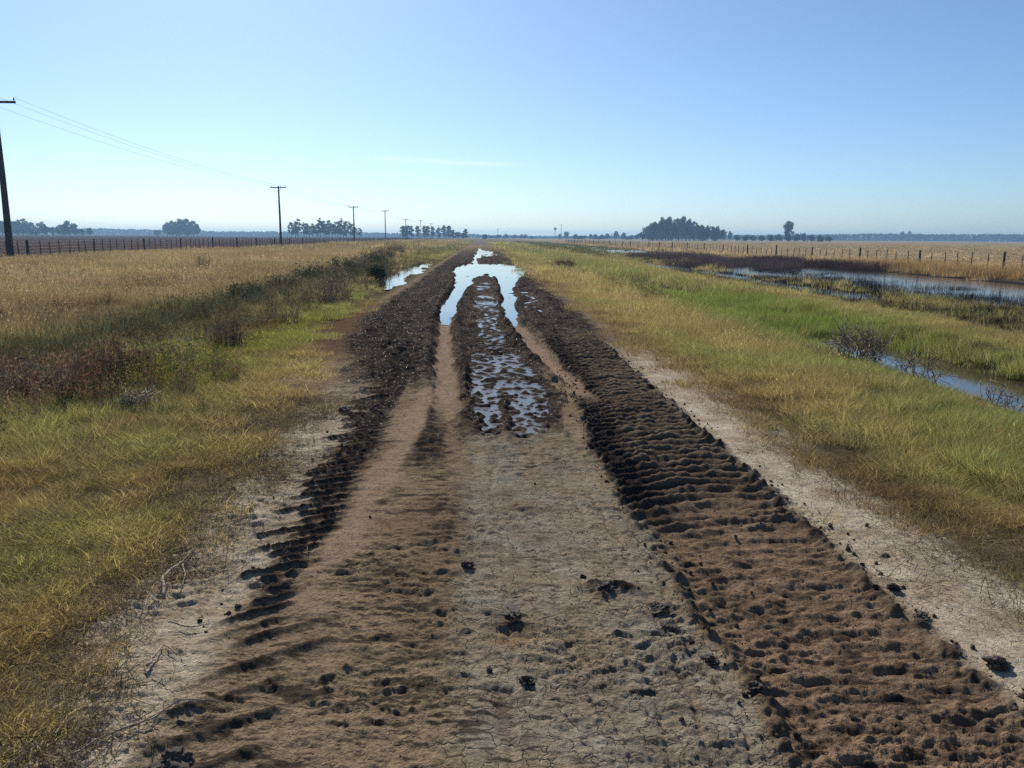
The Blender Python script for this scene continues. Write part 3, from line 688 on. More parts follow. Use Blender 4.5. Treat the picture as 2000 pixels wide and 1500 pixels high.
P = []
for k in range(4): P.append(blades('tuft_near', 46, 0.11, 0.03, 0.15, 0.0042, 0.9, MAT_GRASS, 10 + k, 3))
for k in range(4): P.append(blades('tuft_mid', 110, 0.24, 0.05, 0.22, 0.0065, 0.9, MAT_GRASS, 20 + k, 2))
for k in range(4): P.append(blades('tuft_far', 150, 0.70, 0.08, 0.28, 0.020, 0.8, MAT_GRASS, 30 + k, 1))
for k in range(3): P.append(blades('tuft_distant', 150, 2.2, 0.15, 0.32, 0.10, 0.6, MAT_GRASS, 40 + k, 1))
fnear = lambda X, Y: 1.0
g1 = place(66000, 1.9, 6.5, (0, 4), smin=.7, smax=1.25, half=60)
g2 = place(74000, 6.0, 13, (0, 4), smin=.9, smax=1.7, half=54)
g3 = place(46000, 10, 32, (4, 8), smin=.7, smax=1.3, half=46)
g4 = place(34000, 28, 95, (8, 12), smin=.7, smax=1.3)
g5 = place(9000, 85, 330, (12, 15), smin=.8, smax=1.3)
grass = scatter('grass', *join(g1, g2, g3, g4, g5), P)
grass['label'] = 'green and golden grass covering both verges and the fields'; grass['category'] = 'grass'

# tall stalks with seed heads, left field and right bank
def tallmask(X, Y): return (ss(-7, -8.5, X) + ss(27, 28, X) * ss(33, 31, X)) * np.clip(.5 + fbm(X, Y, 3, 2, 70), 0, 1) + 0.10 * band(X, 3.2, 6, .5)
T = [blades('stalks', 34, 0.30, 0.20, 0.50, 0.006, 0.45, MAT_GRASS, 50 + k, 2, 0.6) for k in range(3)]
T += [blades('stalks_far', 60, 0.7, 0.25, 0.55, 0.018, 0.4, MAT_GRASS, 55 + k, 1, 0.5) for k in range(3)]
t1 = place(9000, 7, 30, (0, 3), mask=tallmask); t2 = place(9000, 26, 75, (3, 6), mask=tallmask)
tt = join(t1, t2); tt[2][:, 2] = tt[2][:, 2] / np.clip(tt[2][:, 2], 1, 3) * np.where(tt[0][:, 0] > 20, 1.3, .85 * np.where(tt[0][:, 0] < -22, .6, 1))
o = scatter('tall_dry_grass', *tt, T); o['label'] = 'tall pale dry grass stalks with seed heads across the field'; o['category'] = 'grass'

# dead straw lying on the bare verge edges
def litter(n):
    X, Y = ring(n, 1.9, 8); e = edge_noise(X, Y)
    d = band(X + e, -2.5, -1.35, .25) + 0.45 * band(X + e, 2.3, 3.4, .3) + 0.5 * ss(-2.2, -2.6, X)
    k = rng.random(n) < d; X, Y = X[k], Y[k]; m = len(X)
    return (np.stack([X, Y, height(X, Y) + .012], 1), np.stack([rng.normal(0, .25, m), rng.normal(0, .25, m), rng.random(m) * 6.28], 1),
            np.repeat((.5 + rng.random(m))[:, None], 3, 1), rng.integers(0, 3, m), np.array([.27, .22, .16])[None] * (.3 + .9 * rng.random(m) ** 1.3)[:, None])
def straws(seed, n=16):
    rg = np.random.default_rng(seed); mb = MB()
    V = []; F = []; C = []
    for k in range(n):
        c = rg.normal(0, .07, 2); a = rg.random() * 3.14; l = .012 + .035 * rg.random(); d = np.array([math.cos(a), math.sin(a)]) * l; wd = np.array([-d[1], d[0]]) / l * .0010
        z0, z1 = rg.random(2) * .015; b = len(V)
        V += [(*(c - d - wd), z0), (*(c - d + wd), z0), (*(c + d + wd), z1), (*(c + d - wd), z1)]; F.append((b, b + 1, b + 2, b + 3)); C += [rg.random()] * 4
    return mesh_from('straw', np.array(V), np.array(F), [MAT_GRASS], False, {'bc': ('FLOAT', np.array(C))})
o = scatter('straw_litter', *litter(20000), [straws(80 + k) for k in range(3)]); o['label'] = 'dead straw strewn on the bare verge edges'; o['category'] = 'straw'

# weeds of the left ditch and dark reeds of the flood
def weeds(spec):
    out = []
    for (n, cx, cy, rx, ry, k0, k1, tint, smin, smax, hs) in spec:
        X = cx + rng.normal(0, rx, n); Y = cy + rng.normal(0, ry, n)
        kk = ((X < np.where(Y < 8, -2.0, -2.7)) | (X > 2.9)) & (Y > 2.0) & (X < 9.2); X, Y = X[kk], Y[kk]; z = height(X, Y); m = len(X)
        s = smin + (smax - smin) * rng.random(m)
        out.append((np.stack([X, Y, z], 1), np.stack([rng.normal(0, .15, m), rng.normal(0, .15, m), rng.random(m) * 6.28], 1),
                    np.stack([s, s, s * hs], 1), rng.integers(k0, k1, m), np.clip((np.array(tint)[None] * (1 - .35) + .35 * np.array([[.20, .17, .09]]) * (.3 + 1.6 * rng.random((m, 1)))) * (.5 + 1.0 * rng.random(m))[:, None] * (1 + .16 * rng.normal(0, 1, (m, 1)) * [[1, 0, -.3]]), .01, .6)))
    return join(*out)
WP = [leafy('weed', 9, .16, .34, .030, 10, MAT_WEED, 90 + k, .003) for k in range(3)]
WP += [leafy('weed_fine', 14, .14, .26, .020, 14, MAT_WEED, 95 + k, .002) for k in range(3)]
WP += [blades('sedge', 60, .14, .15, .42, .008, .5, MAT_WEED, 100 + k, 2) for k in range(2)]
RED, DGR, YGR, DBR = (.19, .105, .085), (.095, .105, .055), (.27, .32, .05), (.12, .09, .07)
ws = weeds([
    (300, -4.9, 8.7, .75, .75, 0, 6, RED, .7, 1.5, 1.35), (220, -5.9, 8.8, .8, 1.0, 0, 6, RED, .7, 1.6, 1.0), (80, -4.6, 8.6, 1.1, .9, 0, 6, (.11, .13, .05), .6, 1.3, 1.0), (50, -5.2, 8.6, 1, .8, 6, 8, (.30, .24, .13), .6, 1.1, 1.1), (120, -4.8, 10.3, .5, .5, 0, 6, (.11, .07, .05), .8, 1.2, .9),
    (150, -3.85, 9.3, .32, .5, 3, 6, YGR, .9, 1.5, 1.0), (60, -3.5, 8.6, .2, .3, 3, 6, YGR, .6, 1., .8),
    (70, -3.85, 8.0, .3, .22, 0, 6, (.08, .075, .05), .7, 1., .7), (160, -5.3, 13.5, .7, 1.6, 0, 6, DGR, .8, 1.3, .8),
    (120, -4.4, 14.5, .5, 1.8, 0, 6, (.12, .08, .045), .7, 1.2, .8), (110, -6.6, 10.5, .4, 1.4, 6, 8, DGR, .9, 1.5, .9), (90, -6.5, 12, .6, 2.5, 0, 6, (.20, .15, .08), .7, 1.5, .9), (320, 3.9, 7.5, .8, 3, 3, 6, (.20, .17, .09), .25, .6, .6), (320, -3.1, 6.5, .8, 2.2, 3, 6, (.20, .15, .08), .25, .6, .6), (160, 4.6, 7.5, .8, 2.5, 6, 8, (.30, .26, .13), .35, .75, .7), (200, -3.6, 7, .7, 2.2, 6, 8, (.30, .24, .12), .35, .8, .7), (300, -9, 14, 1.5, 5, 0, 6, (.20, .14, .09), .6, 1.3, 1.), (200, -14, 26, 4, 9, 0, 6, (.18, .13, .09), .8, 1.6, 1.),
    (120, -6.4, 15, .45, 2.5, 6, 8, DGR, .9, 1.5, .9), (260, -6.3, 22, .5, 4, 0, 8, DGR, 1.2, 2.0, .9), (120, -4.9, 20, .7, 3, 0, 6, DBR, .9, 1.5, .9),
    (200, -5.6, 34, .7, 7, 0, 8, (.06, .06, .035), 1.4, 2.2, .9), (60, -2.9, 8.9, .3, .8, 3, 6, (.15, .09, .06), .5, .8, .5),
    (100, 5.3, 30, .7, 5, 0, 6, (.17, .10, .06), 1.0, 1.6, .9), (50, 4.8, 46, .4, 1.2, 0, 6, (.07, .04, .04), 1.4, 2.0, 1.1),
    (200, 7.4, 21, .35, 2.6, 6, 8, (.10, .15, .03), .7, 1.0, .7), (120, 8.4, 14.5, .5, 1.6, 6, 8, (.10, .15, .03), .6, .9, .6),
    (60, 5.0, 8.2, .3, .5, 3, 6, (.06, .10, .02), .7, 1., .7), (60, 5.6, 6.9, .4, .25, 3, 6, (.06, .11, .022), .8, 1.2, .7)])
o = scatter('weeds', *ws, WP); o['label'] = 'tangled reddish brown and green weeds filling the ditches'; o['category'] = 'weeds'

SP = [blades('stubs', 30, .28, .04, .20, .008, .12, MAT_STUB, 110 + k, 1, 0, 0) for k in range(3)] + [blades('stubs_far', 90, .8, .12, .5, .020, .15, MAT_STUB, 115 + k, 1, 0, 0) for k in range(3)]
def flood_plants():
    out = []
    def go(n, x0, x1, y0, y1, dens, k0, k1, tint, hs, s0=.8, s1=1.3):
        X = x0 + (x1 - x0) * rng.random(n); Y = y0 + (y1 - y0) * rng.random(n)
        k = rng.random(n) < dens(X, Y); X, Y = X[k], Y[k]; m = len(X); z = np.maximum(height(X, Y), W_FLOOD - .05)
        s = s0 + (s1 - s0) * rng.random(m)
        out.append((np.stack([X, Y, z], 1), np.stack([rng.normal(0, .08, m), rng.normal(0, .08, m), rng.random(m) * 6.28], 1),
                    np.stack([s, s, s * hs], 1), rng.integers(k0, k1, m), np.array(tint)[None] * (.5 + 1.1 * rng.random(m))[:, None]))
    go(10500, 11.6, 23, 13, 52, lambda X, Y: ss(21.2, 17.2, X + fbm(X, Y, 3, 2, 72) * 3) * np.clip(.7 + .9 * fbm(X, Y, 1.5, 2, 73), 0, 1) * (1 - .8 * band(X, 12.6, 14.4, .3) * ss(23, 29, Y)) * (1 - 1.2 * blob(X, Y, 16.6, 47, 1.6, 6)).clip(0), 0, 3, (.05, .04, .035), 1.2)
    go(500, 17, 21.5, 18, 55, lambda X, Y: .5, 0, 3, (.13, .10, .075), 1.2)
    go(1200, 15.2, 21.5, 54, 86, lambda X, Y: np.clip(.30 + 2.0 * fbm(X, Y, 4, 2, 74), 0, 1), 3, 6, (.19, .135, .12), 1.1)
    go(1000, 19.5, 26, 54, 95, lambda X, Y: np.clip(.35 + 2.0 * fbm(X, Y, 4, 2, 75), 0, 1), 3, 6, (.20, .13, .12), 1.2)
    go(500, 25, 28, 52, 75, lambda X, Y: .9, 3, 6, (.12, .075, .065), 1.1)
    return join(*out)
o = scatter('dead_reeds', *flood_plants(), SP); o['label'] = 'dark dead reed stubble standing in the flooded mud'; o['category'] = 'reeds'

# crumbs of mud thrown from the tracks
def rock_mesh(name, mat, seed, lv=2, amp=.3):
    import bmesh
    bm = bmesh.new(); bmesh.ops.create_icosphere(bm, subdivisions=lv, radius=1); me = bpy.data.meshes.new(name); bm.to_mesh(me); bm.free()
    co = np.zeros(len(me.vertices) * 3, np.float32); me.vertices.foreach_get('co', co); co = co.reshape(-1, 3).astype(float)
    n = 1 + amp * (perlin(co[:, 0] * 1.3 + seed, co[:, 1] * 1.3 + co[:, 2] * 1.7, seed % 50) + .6 * perlin(co[:, 0] * 3.3 + seed, co[:, 1] * 3.1 - co[:, 2] * 3.7, seed % 40 + 1) + .4 * perlin(co[:, 0] * 8, co[:, 1] * 8 + co[:, 2] * 9, seed % 30 + 2))
    co = co * n[:, None] * np.array([1, .85, .7])
    me.vertices.foreach_set('co', co.astype(np.float32).ravel())
    a = me.attributes.new('bc', 'FLOAT', 'POINT'); a.data.foreach_set('value', np.full(len(co), .5, np.float32))
    me.materials.append(mat); me.update(); return me
def crumbs(n):
    X, Y = ring(n, 1.9, 11, 36)
    in_r = ip(Y, [0, 2, 4, 6, 9], [1.04, .98, .90, .86, 1.0])
    d = np.exp(-((X - in_r) / .10) ** 2) * .9 + np.exp(-((X - 1.9) / .09) ** 2) * .8 + .10 * band(X, 1.0, 1.85, .1) + .5 * blob(X, Y, .6, 3.42, .14, .13) * 2
    d += .30 * np.exp(-((X + 1.15) / .1) ** 2) * (Y > 3) + .012 * band(X, -1.1, 1, .1) + .02 * band(X, 1.9, 2.5, .1) + .3 * blob(X, Y, .17, 2.67, .07, .07)
    k = rng.random(n) < d; X, Y = X[k], Y[k]; m = len(X); s = .003 + .015 * rng.random(m) ** 4.0
    return (np.stack([X, Y, height(X, Y) + s * .3], 1), rng.random((m, 3)) * 6.28, np.repeat(s[:, None], 3, 1), rng.integers(0, 4, m),
            np.array([.075, .055, .042])[None] * (.5 + rng.random(m))[:, None])
o = scatter('mud_crumbs', *crumbs(30000), [rock_mesh('crumb', MAT_CRUMB, 3 + k, 1, .5) for k in range(4)]); o['label'] = 'small dark crumbs of mud scattered along the tyre tracks'; o['category'] = 'mud'

# ------------------------------------------------------------------ single clods of mud
for i, (px, py, size, lab) in enumerate([
        (912, 1104, .034, 'dark mud clod alone on the pale middle of the track'),
        (672, 803, .065, 'dark upright mud clod at the far left edge of the tread print'),
        (511, 901, .040, 'dark mud clod lying at the edge of the left grass'),
        (1948, 1300, .050, 'large dark mud clod at the right edge of the tracks near the bottom right corner'),
        (1030, 1328, .035, 'dark crumbly mud clod nearest the bottom middle of the track'),
        (1305, 1225, .042, 'larger dark clod on the pale strip beside the right tread print'),
        (1290, 1188, .034, 'flat dark clod on the pale strip, behind a larger one'),
        (1390, 1290, .036, 'dark clod in the rim between pale strip and right tread print'),
        (1475, 1180 + 170, .036, 'dark clod at the inner rim of the right tread print, lower right'),
        (1745, 1150, .040, 'dark clod at the outer rim of the right tread print'),
        (1800, 1205, .032, 'small dark clod just below the outer rim clod on the right'),
        (1728, 1085, .022, 'small clod on the pale sandy strip right of the tread print'),
        (1180, 1150, .040, 'dark clod in the crumbled heap right of the middle'),
        (1000, 1192, .036, 'flat dark clod stretched across the middle of the track'),
        (340, 1485, .055, 'dark mud lump at the bottom left end of the tread print'),
        (465, 1178, .016, 'tiny clod on pale sand beside the left tread print')]):
    x, y = at_z(px, py, .01); me = rock_mesh('mud_clod', MAT_CLOD, 20 + i * 3, 4, .55)
    o = link('mud_clod', me); o.location = (x, y, float(height(x, y)[0]) + size * .2); o.rotation_euler = (rng.random() * .6, rng.random() * .6, rng.random() * 6)
    fl = 1.9 if 'flat' in lab else 1.15
    size *= .85; o.scale = (size * fl, size, size * (.6 if 'flat' in lab else .85)); tag(o, lab, 'mud clod', 'clods of mud on the track')

# ------------------------------------------------------------------ sticks
def stick(lab, pix, r0, mat, forks=(), lift=.012):
    pts = []
    for (px, py) in pix:
        x, y = at_z(px, py, .02); pts.append([x, y, float(height(x, y)[0]) + lift + .02 * rng.random()])
    pts = np.array(pts); mb = MB()
    t = np.linspace(0, 1, len(pts)); tt_ = np.linspace(0, 1, len(pts) * 4)
    cur = np.stack([np.interp(tt_, t, pts[:, k]) for k in range(3)], 1) + rng.normal(0, r0 * .35, (len(tt_), 3))
    o0 = cur[0].copy(); mb.tube(cur - o0, np.linspace(r0, r0 * .4, len(cur)), 6)
    for fpix in forks:
        fp = np.array([[*at_z(a, b, .02), 0] for a, b in fpix]); fp[:, 2] = height(fp[:, 0], fp[:, 1]) + lift
        mb.tube(fp - o0, np.linspace(r0 * .6, r0 * .25, len(fp)), 5)
    o = link('stick', mb.mesh('stick', [mat])); o.location = o0
    return tag(o, lab, 'stick', 'fallen sticks on the left verge')
stick('pale curved forked stick lying on the left verge grass edge', [(320, 1160), (318, 1135), (335, 1115), (358, 1100), (375, 1072)], .0085, MAT_STICK, [[(355, 1100), (362, 1120), (350, 1162)], [(335, 1115), (350, 1105)]])
stick('short pale stick pointing up left of the pale sand patch', [(288, 1300), (302, 1280), (322, 1252)], .0065, MAT_STICK, [[(322, 1252), (330, 1262), (345, 1272)]])
stick('long thin dark root reaching from the straw across the sand', [(140, 1480), (190, 1438), (250, 1412), (300, 1400), (350, 1378), (420, 1370), (450, 1372)], .004, MAT_TWIG, [[(250, 1412), (300, 1392), (340, 1375), (365, 1372)]])
stick('bleached stick in the straw at the bottom left corner', [(18, 1498), (30, 1480), (60, 1462), (85, 1438)], .006, MAT_STICK)
stick('thin pale upright-leaning stalk in the straw, bottom left', [(108, 1440), (118, 1410), (126, 1390)], .004, MAT_STICK)
stick('dark thin twig lying below the forked stick', [(330, 1215), (370, 1220), (410, 1210)], .004, MAT_TWIG)

# ------------------------------------------------------------------ shrubs one can tell apart
def shrub(name, loc, w_, h_, mat, lab, cat, seed, nst=40, nleaf=26, leaf=.05, group=None, bare=False, stem_mat=None):
    rg = np.random.default_rng(seed); root = empty(name, loc, lab, cat, group)
    mb = MB(); V = []; F = []; C = []
    for s in range(nst):
        a = rg.random() * 6.28; b = np.array([math.cos(a), math.sin(a), 0]) * w_ * .30 * rg.random() ** .7; a += rg.normal(0, .9)
        el_ = rg.random() ** .6; tip = np.array([math.cos(a) * w_ * .5 * (1.1 - .75 * el_) * (.6 + .6 * rg.random()), math.sin(a) * w_ * .5 * (1.1 - .75 * el_) * (.6 + .6 * rg.random()), h_ * (.35 + .65 * el_) * (.7 + .4 * rg.random())])
        mid = (b + tip) * .5 + np.array([0, 0, h_ * .12]) + rg.normal(0, w_ * .03, 3)
        r_ = .004 + .004 * rg.random() + (.003 if bare else 0)
        tt5 = np.linspace(0, 1, 6)[:, None]; cur = (b - np.array([0, 0, .05])) * (1 - tt5) ** 2 + 2 * mid * tt5 * (1 - tt5) + tip * tt5 ** 2
        cur[1:] += rg.normal(0, w_ * .022, (5, 3)); mb.tube(cur, r_ * np.array([1.3, 1.1, 1, .8, .6, .35]) * .8, 4); mid, tip = cur[3], cur[5]
        if bare:
            for q in range(4):
                p = mid + (tip - mid) * rg.random(); d = (tip - mid) * .5 + rg.normal(0, w_ * .1, 3); mb.tube([p, p + d * .5 + rg.normal(0, .01, 3), p + d], [r_ * .6, r_ * .5, r_ * .25], 3)
        for k in range(nleaf):
            t = rg.random(); p = (b * (1 - t) ** 2 + 2 * mid * t * (1 - t) + tip * t * t) + rg.normal(0, .06 * w_, 3)
            if p[2] < 0: p[2] = abs(p[2])
            u = rg.normal(0, 1, 3); u /= np.linalg.norm(u); v = np.cross(u, rg.normal(0, 1, 3)); v /= np.linalg.norm(v) + 1e-9
            L_ = leaf * (.6 + .8 * rg.random()); n = len(V)
            V += [p, p + u * L_ * .5 + v * L_ * .25, p + u * L_, p + u * L_ * .5 - v * L_ * .25]; F.append((n, n + 1, n + 2, n + 3)); C += [rg.random()] * 4
    link('stem', mb.mesh('stem', [stem_mat or MAT_TWIG]), root)
    if V: link('foliage', mesh_from('foliage', np.array(V), np.array(F), [mat], False, {'bc': ('FLOAT', np.array(C))}), root)
    return root
M_DG = shrub_mat('dark_green_leaves', (.035, .048, .022), (.10, .12, .055))
M_RB = shrub_mat('dry_red_leaves', (.09, .05, .038), (.24, .13, .09), .4)
M_BR = shrub_mat('dry_brown_leaves', (.12, .085, .055), (.33, .25, .15), .4)
M_GY = shrub_mat('grey_dead_leaves', (.07, .055, .05), (.17, .14, .12))
def gz(x, y): return float(height(x, y)[0])
def put(px, py, z=-.15): return at_z(px, py, z)
x, y = put(452, 690, -.15); shrub('shrub', (x, y, gz(x, y)), .75, .62, M_RB, 'upright dark reddish brown shrub in the left ditch beside yellow green weeds', 'shrub', 1, 46, 26, .035)
x, y = put(655, 602, -.15); shrub('shrub', (x, y, gz(x, y)), 1.5, .75, M_BR, 'bushy brown dead shrub between the left ditch and the muddy road', 'shrub', 2, 60, 26, .045)
x, y = put(1104, 527, -.1); shrub('shrub', (x, y, gz(x, y)), 1.1, .75, M_RB, 'dark red brown bush on the right verge beside the puddle', 'shrub', 3, 44, 24, .06)
x, y = put(398, 527, 0); shrub('shrub', (x, y, gz(x, y)), 1.3, .75, M_GY, 'grey lilac dead shrub standing in the dry left field', 'shrub', 4, 46, 20, .04)
x, y = put(1665, 715, -.35); shrub('dead_bush', (x, y, gz(x, y)), 1.15, .62, M_BR, 'leafless tangled grey bush on the bank of the right ditch', 'bush', 5, 60, 16, .035, bare=True)
x, y = put(1790, 740, -.45); shrub('dead_bush', (x, y, gz(x, y)), 1.0, .5, M_BR, 'sparse bare branches leaning over the right ditch water', 'bush', 6, 24, 0, .03, bare=True)
x, y = put(1950, 790, -.40); shrub('dead_bush', (x, y, gz(x, y)), .8, .42, M_BR, 'sparse bare twigs in front of the ditch water near the right edge', 'bush', 7, 22, 2, .03, bare=True)
x, y = put(1580, 700, -.25); shrub('dead_bush', (x, y, gz(x, y)), .5, .22, M_DG, 'small dark clump of twigs on the grass left of the bare bush', 'bush', 8, 30, 8, .025, bare=True)
x, y = put(270, 815, -.1); shrub('dead_bush', (x, y, gz(x, y)), .5, .18, M_BR, 'low heap of dead grey branches below the reddish weeds', 'bush', 9, 44, 10, .03, bare=True, stem_mat=MAT_STICK)
for i, (px, py, w_, h_) in enumerate([(560, 568, 1.6, .6), (600, 556, 1.5, .65), (640, 545, 1.9, .75), (672, 538, 1.8, .85), (700, 530, 1.9, .9), (722, 522, 2.2, 1.0), (738, 515, 2.0, .9), (735, 552, .9, .5), (752, 508, 2.0, 1.1), (480, 590, 1.3, .5), (775, 500, 2.2, 1.1)]):
    x, y = put(px, py, -.2); shrub('low_shrub', (x, y, gz(x, y)), w_ * 1.05, h_ * .95, M_DG if i % 2 else M_BR, 'low dark green shrub in the row lining the left ditch', 'shrub', 30 + i, 70, 40, .085, 'dark shrubs along the left ditch')
for i, (px, py, h_, lab) in enumerate([(783, 505, 1.1, 'thin dark dead stalk rising above the shrub row, left one'), (818, 500, 1.5, 'tall thin bare sapling standing beyond the left verge puddle'), (573, 640, .55, 'thin dead thistle stalk with a branched head near the left ditch')]):
    x, y = put(px, py, -.1); shrub('dead_stalk', (x, y, gz(x, y)), .35, h_, M_BR, lab, 'plant', 60 + i, 7, 7, .05, bare=True)

# ------------------------------------------------------------------ power line
def pole(x, y, h, lab, arm=2.2, fat=1.0):
    root = empty('power_pole', (x, y, gz(x, y)), lab, 'power pole', 'power poles along the left fence')
    mb = MB(); mb.tube([(0, 0, -.4), (0, 0, .5), (.02, 0, h * .5), (0, 0, h)], np.array([.17, .16, .135, .10]) * fat, 12); link('shaft', mb.mesh('shaft', [MAT_POLE]), root)
    mb = MB(); mb.box((0, -.13, h - .22), (arm, .10, .13)); link('crossarm', mb.mesh('crossarm', [MAT_POLE], False), root)
    mb = MB()
    for s in (-1, 1): mb.tube([(s * .45, -.19, h - .27), (0, -.15, h - .85)], [.018, .018], 5)
    link('brace', mb.mesh('brace', [MAT_WIRE]), root)
    for k, dx in enumerate((-arm / 2 + .08, .35, arm / 2 - .08)):
        mb = MB(); z0 = h - .155
        mb.tube([(dx, -.13, z0), (dx, -.13, z0 + .05), (dx, -.13, z0 + .06), (dx, -.13, z0 + .12), (dx, -.13, z0 + .13), (dx, -.13, z0 + .2)], [.02, .02, .05, .045, .03, .028], 8)
        link('insulator', mb.mesh('insulator', [MAT_CERAM]), root)
    return root, arm
XP = -29.6
PL = [(at_y(21, 500, 52)[0], 52, 9.7, 2.7), (at_y(549, 480, 112)[0], 112, 8.2, 2.1), (at_y(692, 470, 176)[0], 176, 7.9, 2.1), (at_y(753, 466, 236)[0], 236, 9.0, 2.1),
      (at_y(793, 465, 304)[0], 304, 7.9, 2.1), (at_y(822, 465, 385)[0], 385, 9.2, 2.1), (at_y(842, 464, 466)[0], 466, 9.0, 2.1), (at_y(857, 464, 550)[0], 550, 9.0, 2.1)]
ordn = ['nearest thick power pole at the left edge of the picture', 'second power pole, alone against the sky left of the sparse trees', 'third power pole, in front of the right end of the sparse trees',
        'fourth power pole, standing clear between two tree groups', 'fifth power pole, before the left end of the dark tree group', 'sixth power pole, above the middle of the dark tree group',
        'seventh faint power pole, above the dark tree group', 'farthest tiny power pole over the dark trees']
poles = [pole(x, y, h, ordn[i], a, 1.3 if i == 0 else 1.0) for i, (x, y, h, a) in enumerate(PL)]
for k, lab in enumerate(['field-side wire strung between the power poles', 'middle wire strung between the power poles', 'road-side wire strung between the power poles']):
    mb = MB(); pts = []
    for i in range(len(PL) - 1):
        (x0, y0, h0, a0), (x1, y1, h1, a1) = PL[i], PL[i + 1]
        dx0 = (-a0 / 2 + .08, .35, a0 / 2 - .08)[k]; dx1 = (-a1 / 2 + .08, .35, a1 / 2 - .08)[k]
        A = np.array([x0 + dx0, y0 - .13, gz(x0, y0) + h0 + .06]); B = np.array([x1 + dx1, y1 - .13, gz(x1, y1) + h1 + .06])
        for t in np.linspace(0, 1, 22)[(1 if i else 0):]:
            p = A + (B - A) * t; p[2] -= .8 * 4 * t * (1 - t) * .9; pts.append(p)
    mb.tube(np.array(pts), np.full(len(pts), .0075), 4)
    tag(link('overhead_wire', mb.mesh('overhead_wire', [MAT_WIRE])), lab, 'wire', 'overhead wires of the power line')
# far poles and a wind pump beyond the road's end
def far_pole(px, d, h, lab):
    x, y, _ = at_y(px, 466, d); root = empty('power_pole', (x, y, 0), lab, 'power pole')
    mb = MB(); mb.tube([(0, 0, -.4), (0, 0, h)], [.22, .15], 8); link('shaft', mb.mesh('shaft', [MAT_POLE]), root)
    mb = MB(); mb.box((0, -.2, h - .4), (3.6, .2, .25)); link('crossarm', mb.mesh('crossarm', [MAT_POLE], False), root)
far_pole(972, 800, 9.5, 'faint distant pole above the low trees where the road vanishes')
far_pole(1096, 780, 14, 'faint tall pole on the horizon right of the road')
x, y, _ = at_y(1084, 466, 800); root = empty('wind_pump', (x, y, 0), 'faint wind pump on the horizon right of the road', 'wind pump')
mb = MB(); h = 10
for sx, sy in ((-1, -1), (-1, 1), (1, -1), (1, 1)): mb.tube([(sx * 1.2, sy * 1.2, 0), (sx * .15, sy * .15, h)], [.07, .06], 4)
for zz in (2.5, 5, 7.5):
    q = 1.2 - 1.05 * zz / h; mb.tube([(-q, -q, zz), (q, -q, zz), (q, q, zz), (-q, q, zz), (-q, -q, zz)], np.full(5, .05), 4)
link('tower', mb.mesh('tower', [MAT_WIRE]), root)
mb = MB()
for k in range(14):
    a = k * 2 * math.pi / 14; c_, s_ = math.cos(a), math.sin(a); mb.add([(c_ * .4 - s_ * .1, -.4, h + s_ * .4 + c_ * .1), (c_ * .4 + s_ * .1, -.35, h + s_ * .4 - c_ * .1), (c_ * 1.5 + s_ * .28, -.30, h + s_ * 1.5 - c_ * .28), (c_ * 1.5 - s_ * .28, -.45, h + s_ * 1.5 + c_ * .28)], [(0, 1, 2, 3)])
link('fan', mb.mesh('fan', [MAT_WIRE]), root)
mb = MB(); mb.box((0, 1.2, h), (.05, 2.4, .08)); mb.box((0, 2.2, h), (.06, 1.0, .8)); link('tail_vane', mb.mesh('tail_vane', [MAT_WIRE]), root)

# ------------------------------------------------------------------ fences
def fence(name, X0, y0, npost, step, lab, zfun, nd, hp, hd, ndmax=100, wires=5):
    root = empty(name, (X0, y0, 0), lab, 'fence'); rg = random.Random(len(lab))
    dropped = 0; rest = MB()
    for i in range(npost):
        y = y0 + i * step + rg.uniform(-.3, .3); x = X0 + rg.uniform(-.05, .05); z = zfun(x, y)
        mb = MB(); r = rg.uniform(.065, .10); h = hp * rg.uniform(.95, 1.06); lx, ly = rg.uniform(-.04, .04), rg.uniform(-.04, .04)
        mb.tube([(x - X0, y - y0, z - .3), (x - X0 + lx * .5, y - y0 + ly * .5, z + h * .5), (x - X0 + lx, y - y0 + ly, z + h - .03), (x - X0 + lx, y - y0 + ly, z + h)], [r * 1.05, r, r * .95, r * .7], 8)
        link('post', mb.mesh('post', [MAT_POST]), root)
        for k in range(nd):
            yd = y0 + (i + (k + 1) / (nd + 1)) * step + rg.uniform(-.12, .12)
            if i == npost - 1: break
            zd = zfun(X0, yd); hh = hd * rg.uniform(.93, 1.05); tx = rg.uniform(-.05, .05); d = MB() if dropped < ndmax else rest
            # flat sawn stay, thinner than a post
            d.tube([(0, yd - y0, zd + .08), (tx, yd - y0 + rg.uniform(-.03, .03), zd + hh)], [.034, .030], 4)
            if dropped < ndmax: link('stay', d.mesh('stay', [MAT_POST], False), root)
            dropped += 1
    if rest.n: tag(link('stay', rest.mesh('stay', [MAT_POST], False), root), kind='stuff')
    for k in range(wires):
        hz = .22 + k * (hd - .3) / (wires - 1); ys = np.arange(y0, y0 + (npost - 1) * step, step / 2)
        mb = MB(); mb.tube(np.stack([ys * 0, ys - y0, np.array([zfun(X0, q) for q in ys]) + hz], 1), np.full(len(ys), .0045), 3)
        link('wire', mb.mesh('wire', [MAT_WIRE]), root)
fence('wire_fence', -30.2, 54.6 - 9.1 * 2, 34, 9.1, 'dark post and wire fence on the left between dry grass and brown field', gz, 6, 1.22, 1.15)
fence('wire_fence', 31.0, 46.2 - 9.2 * 2, 30, 9.2, 'post and wire fence on the right behind the flooded strip', gz, 5, 1.32, 1.18)

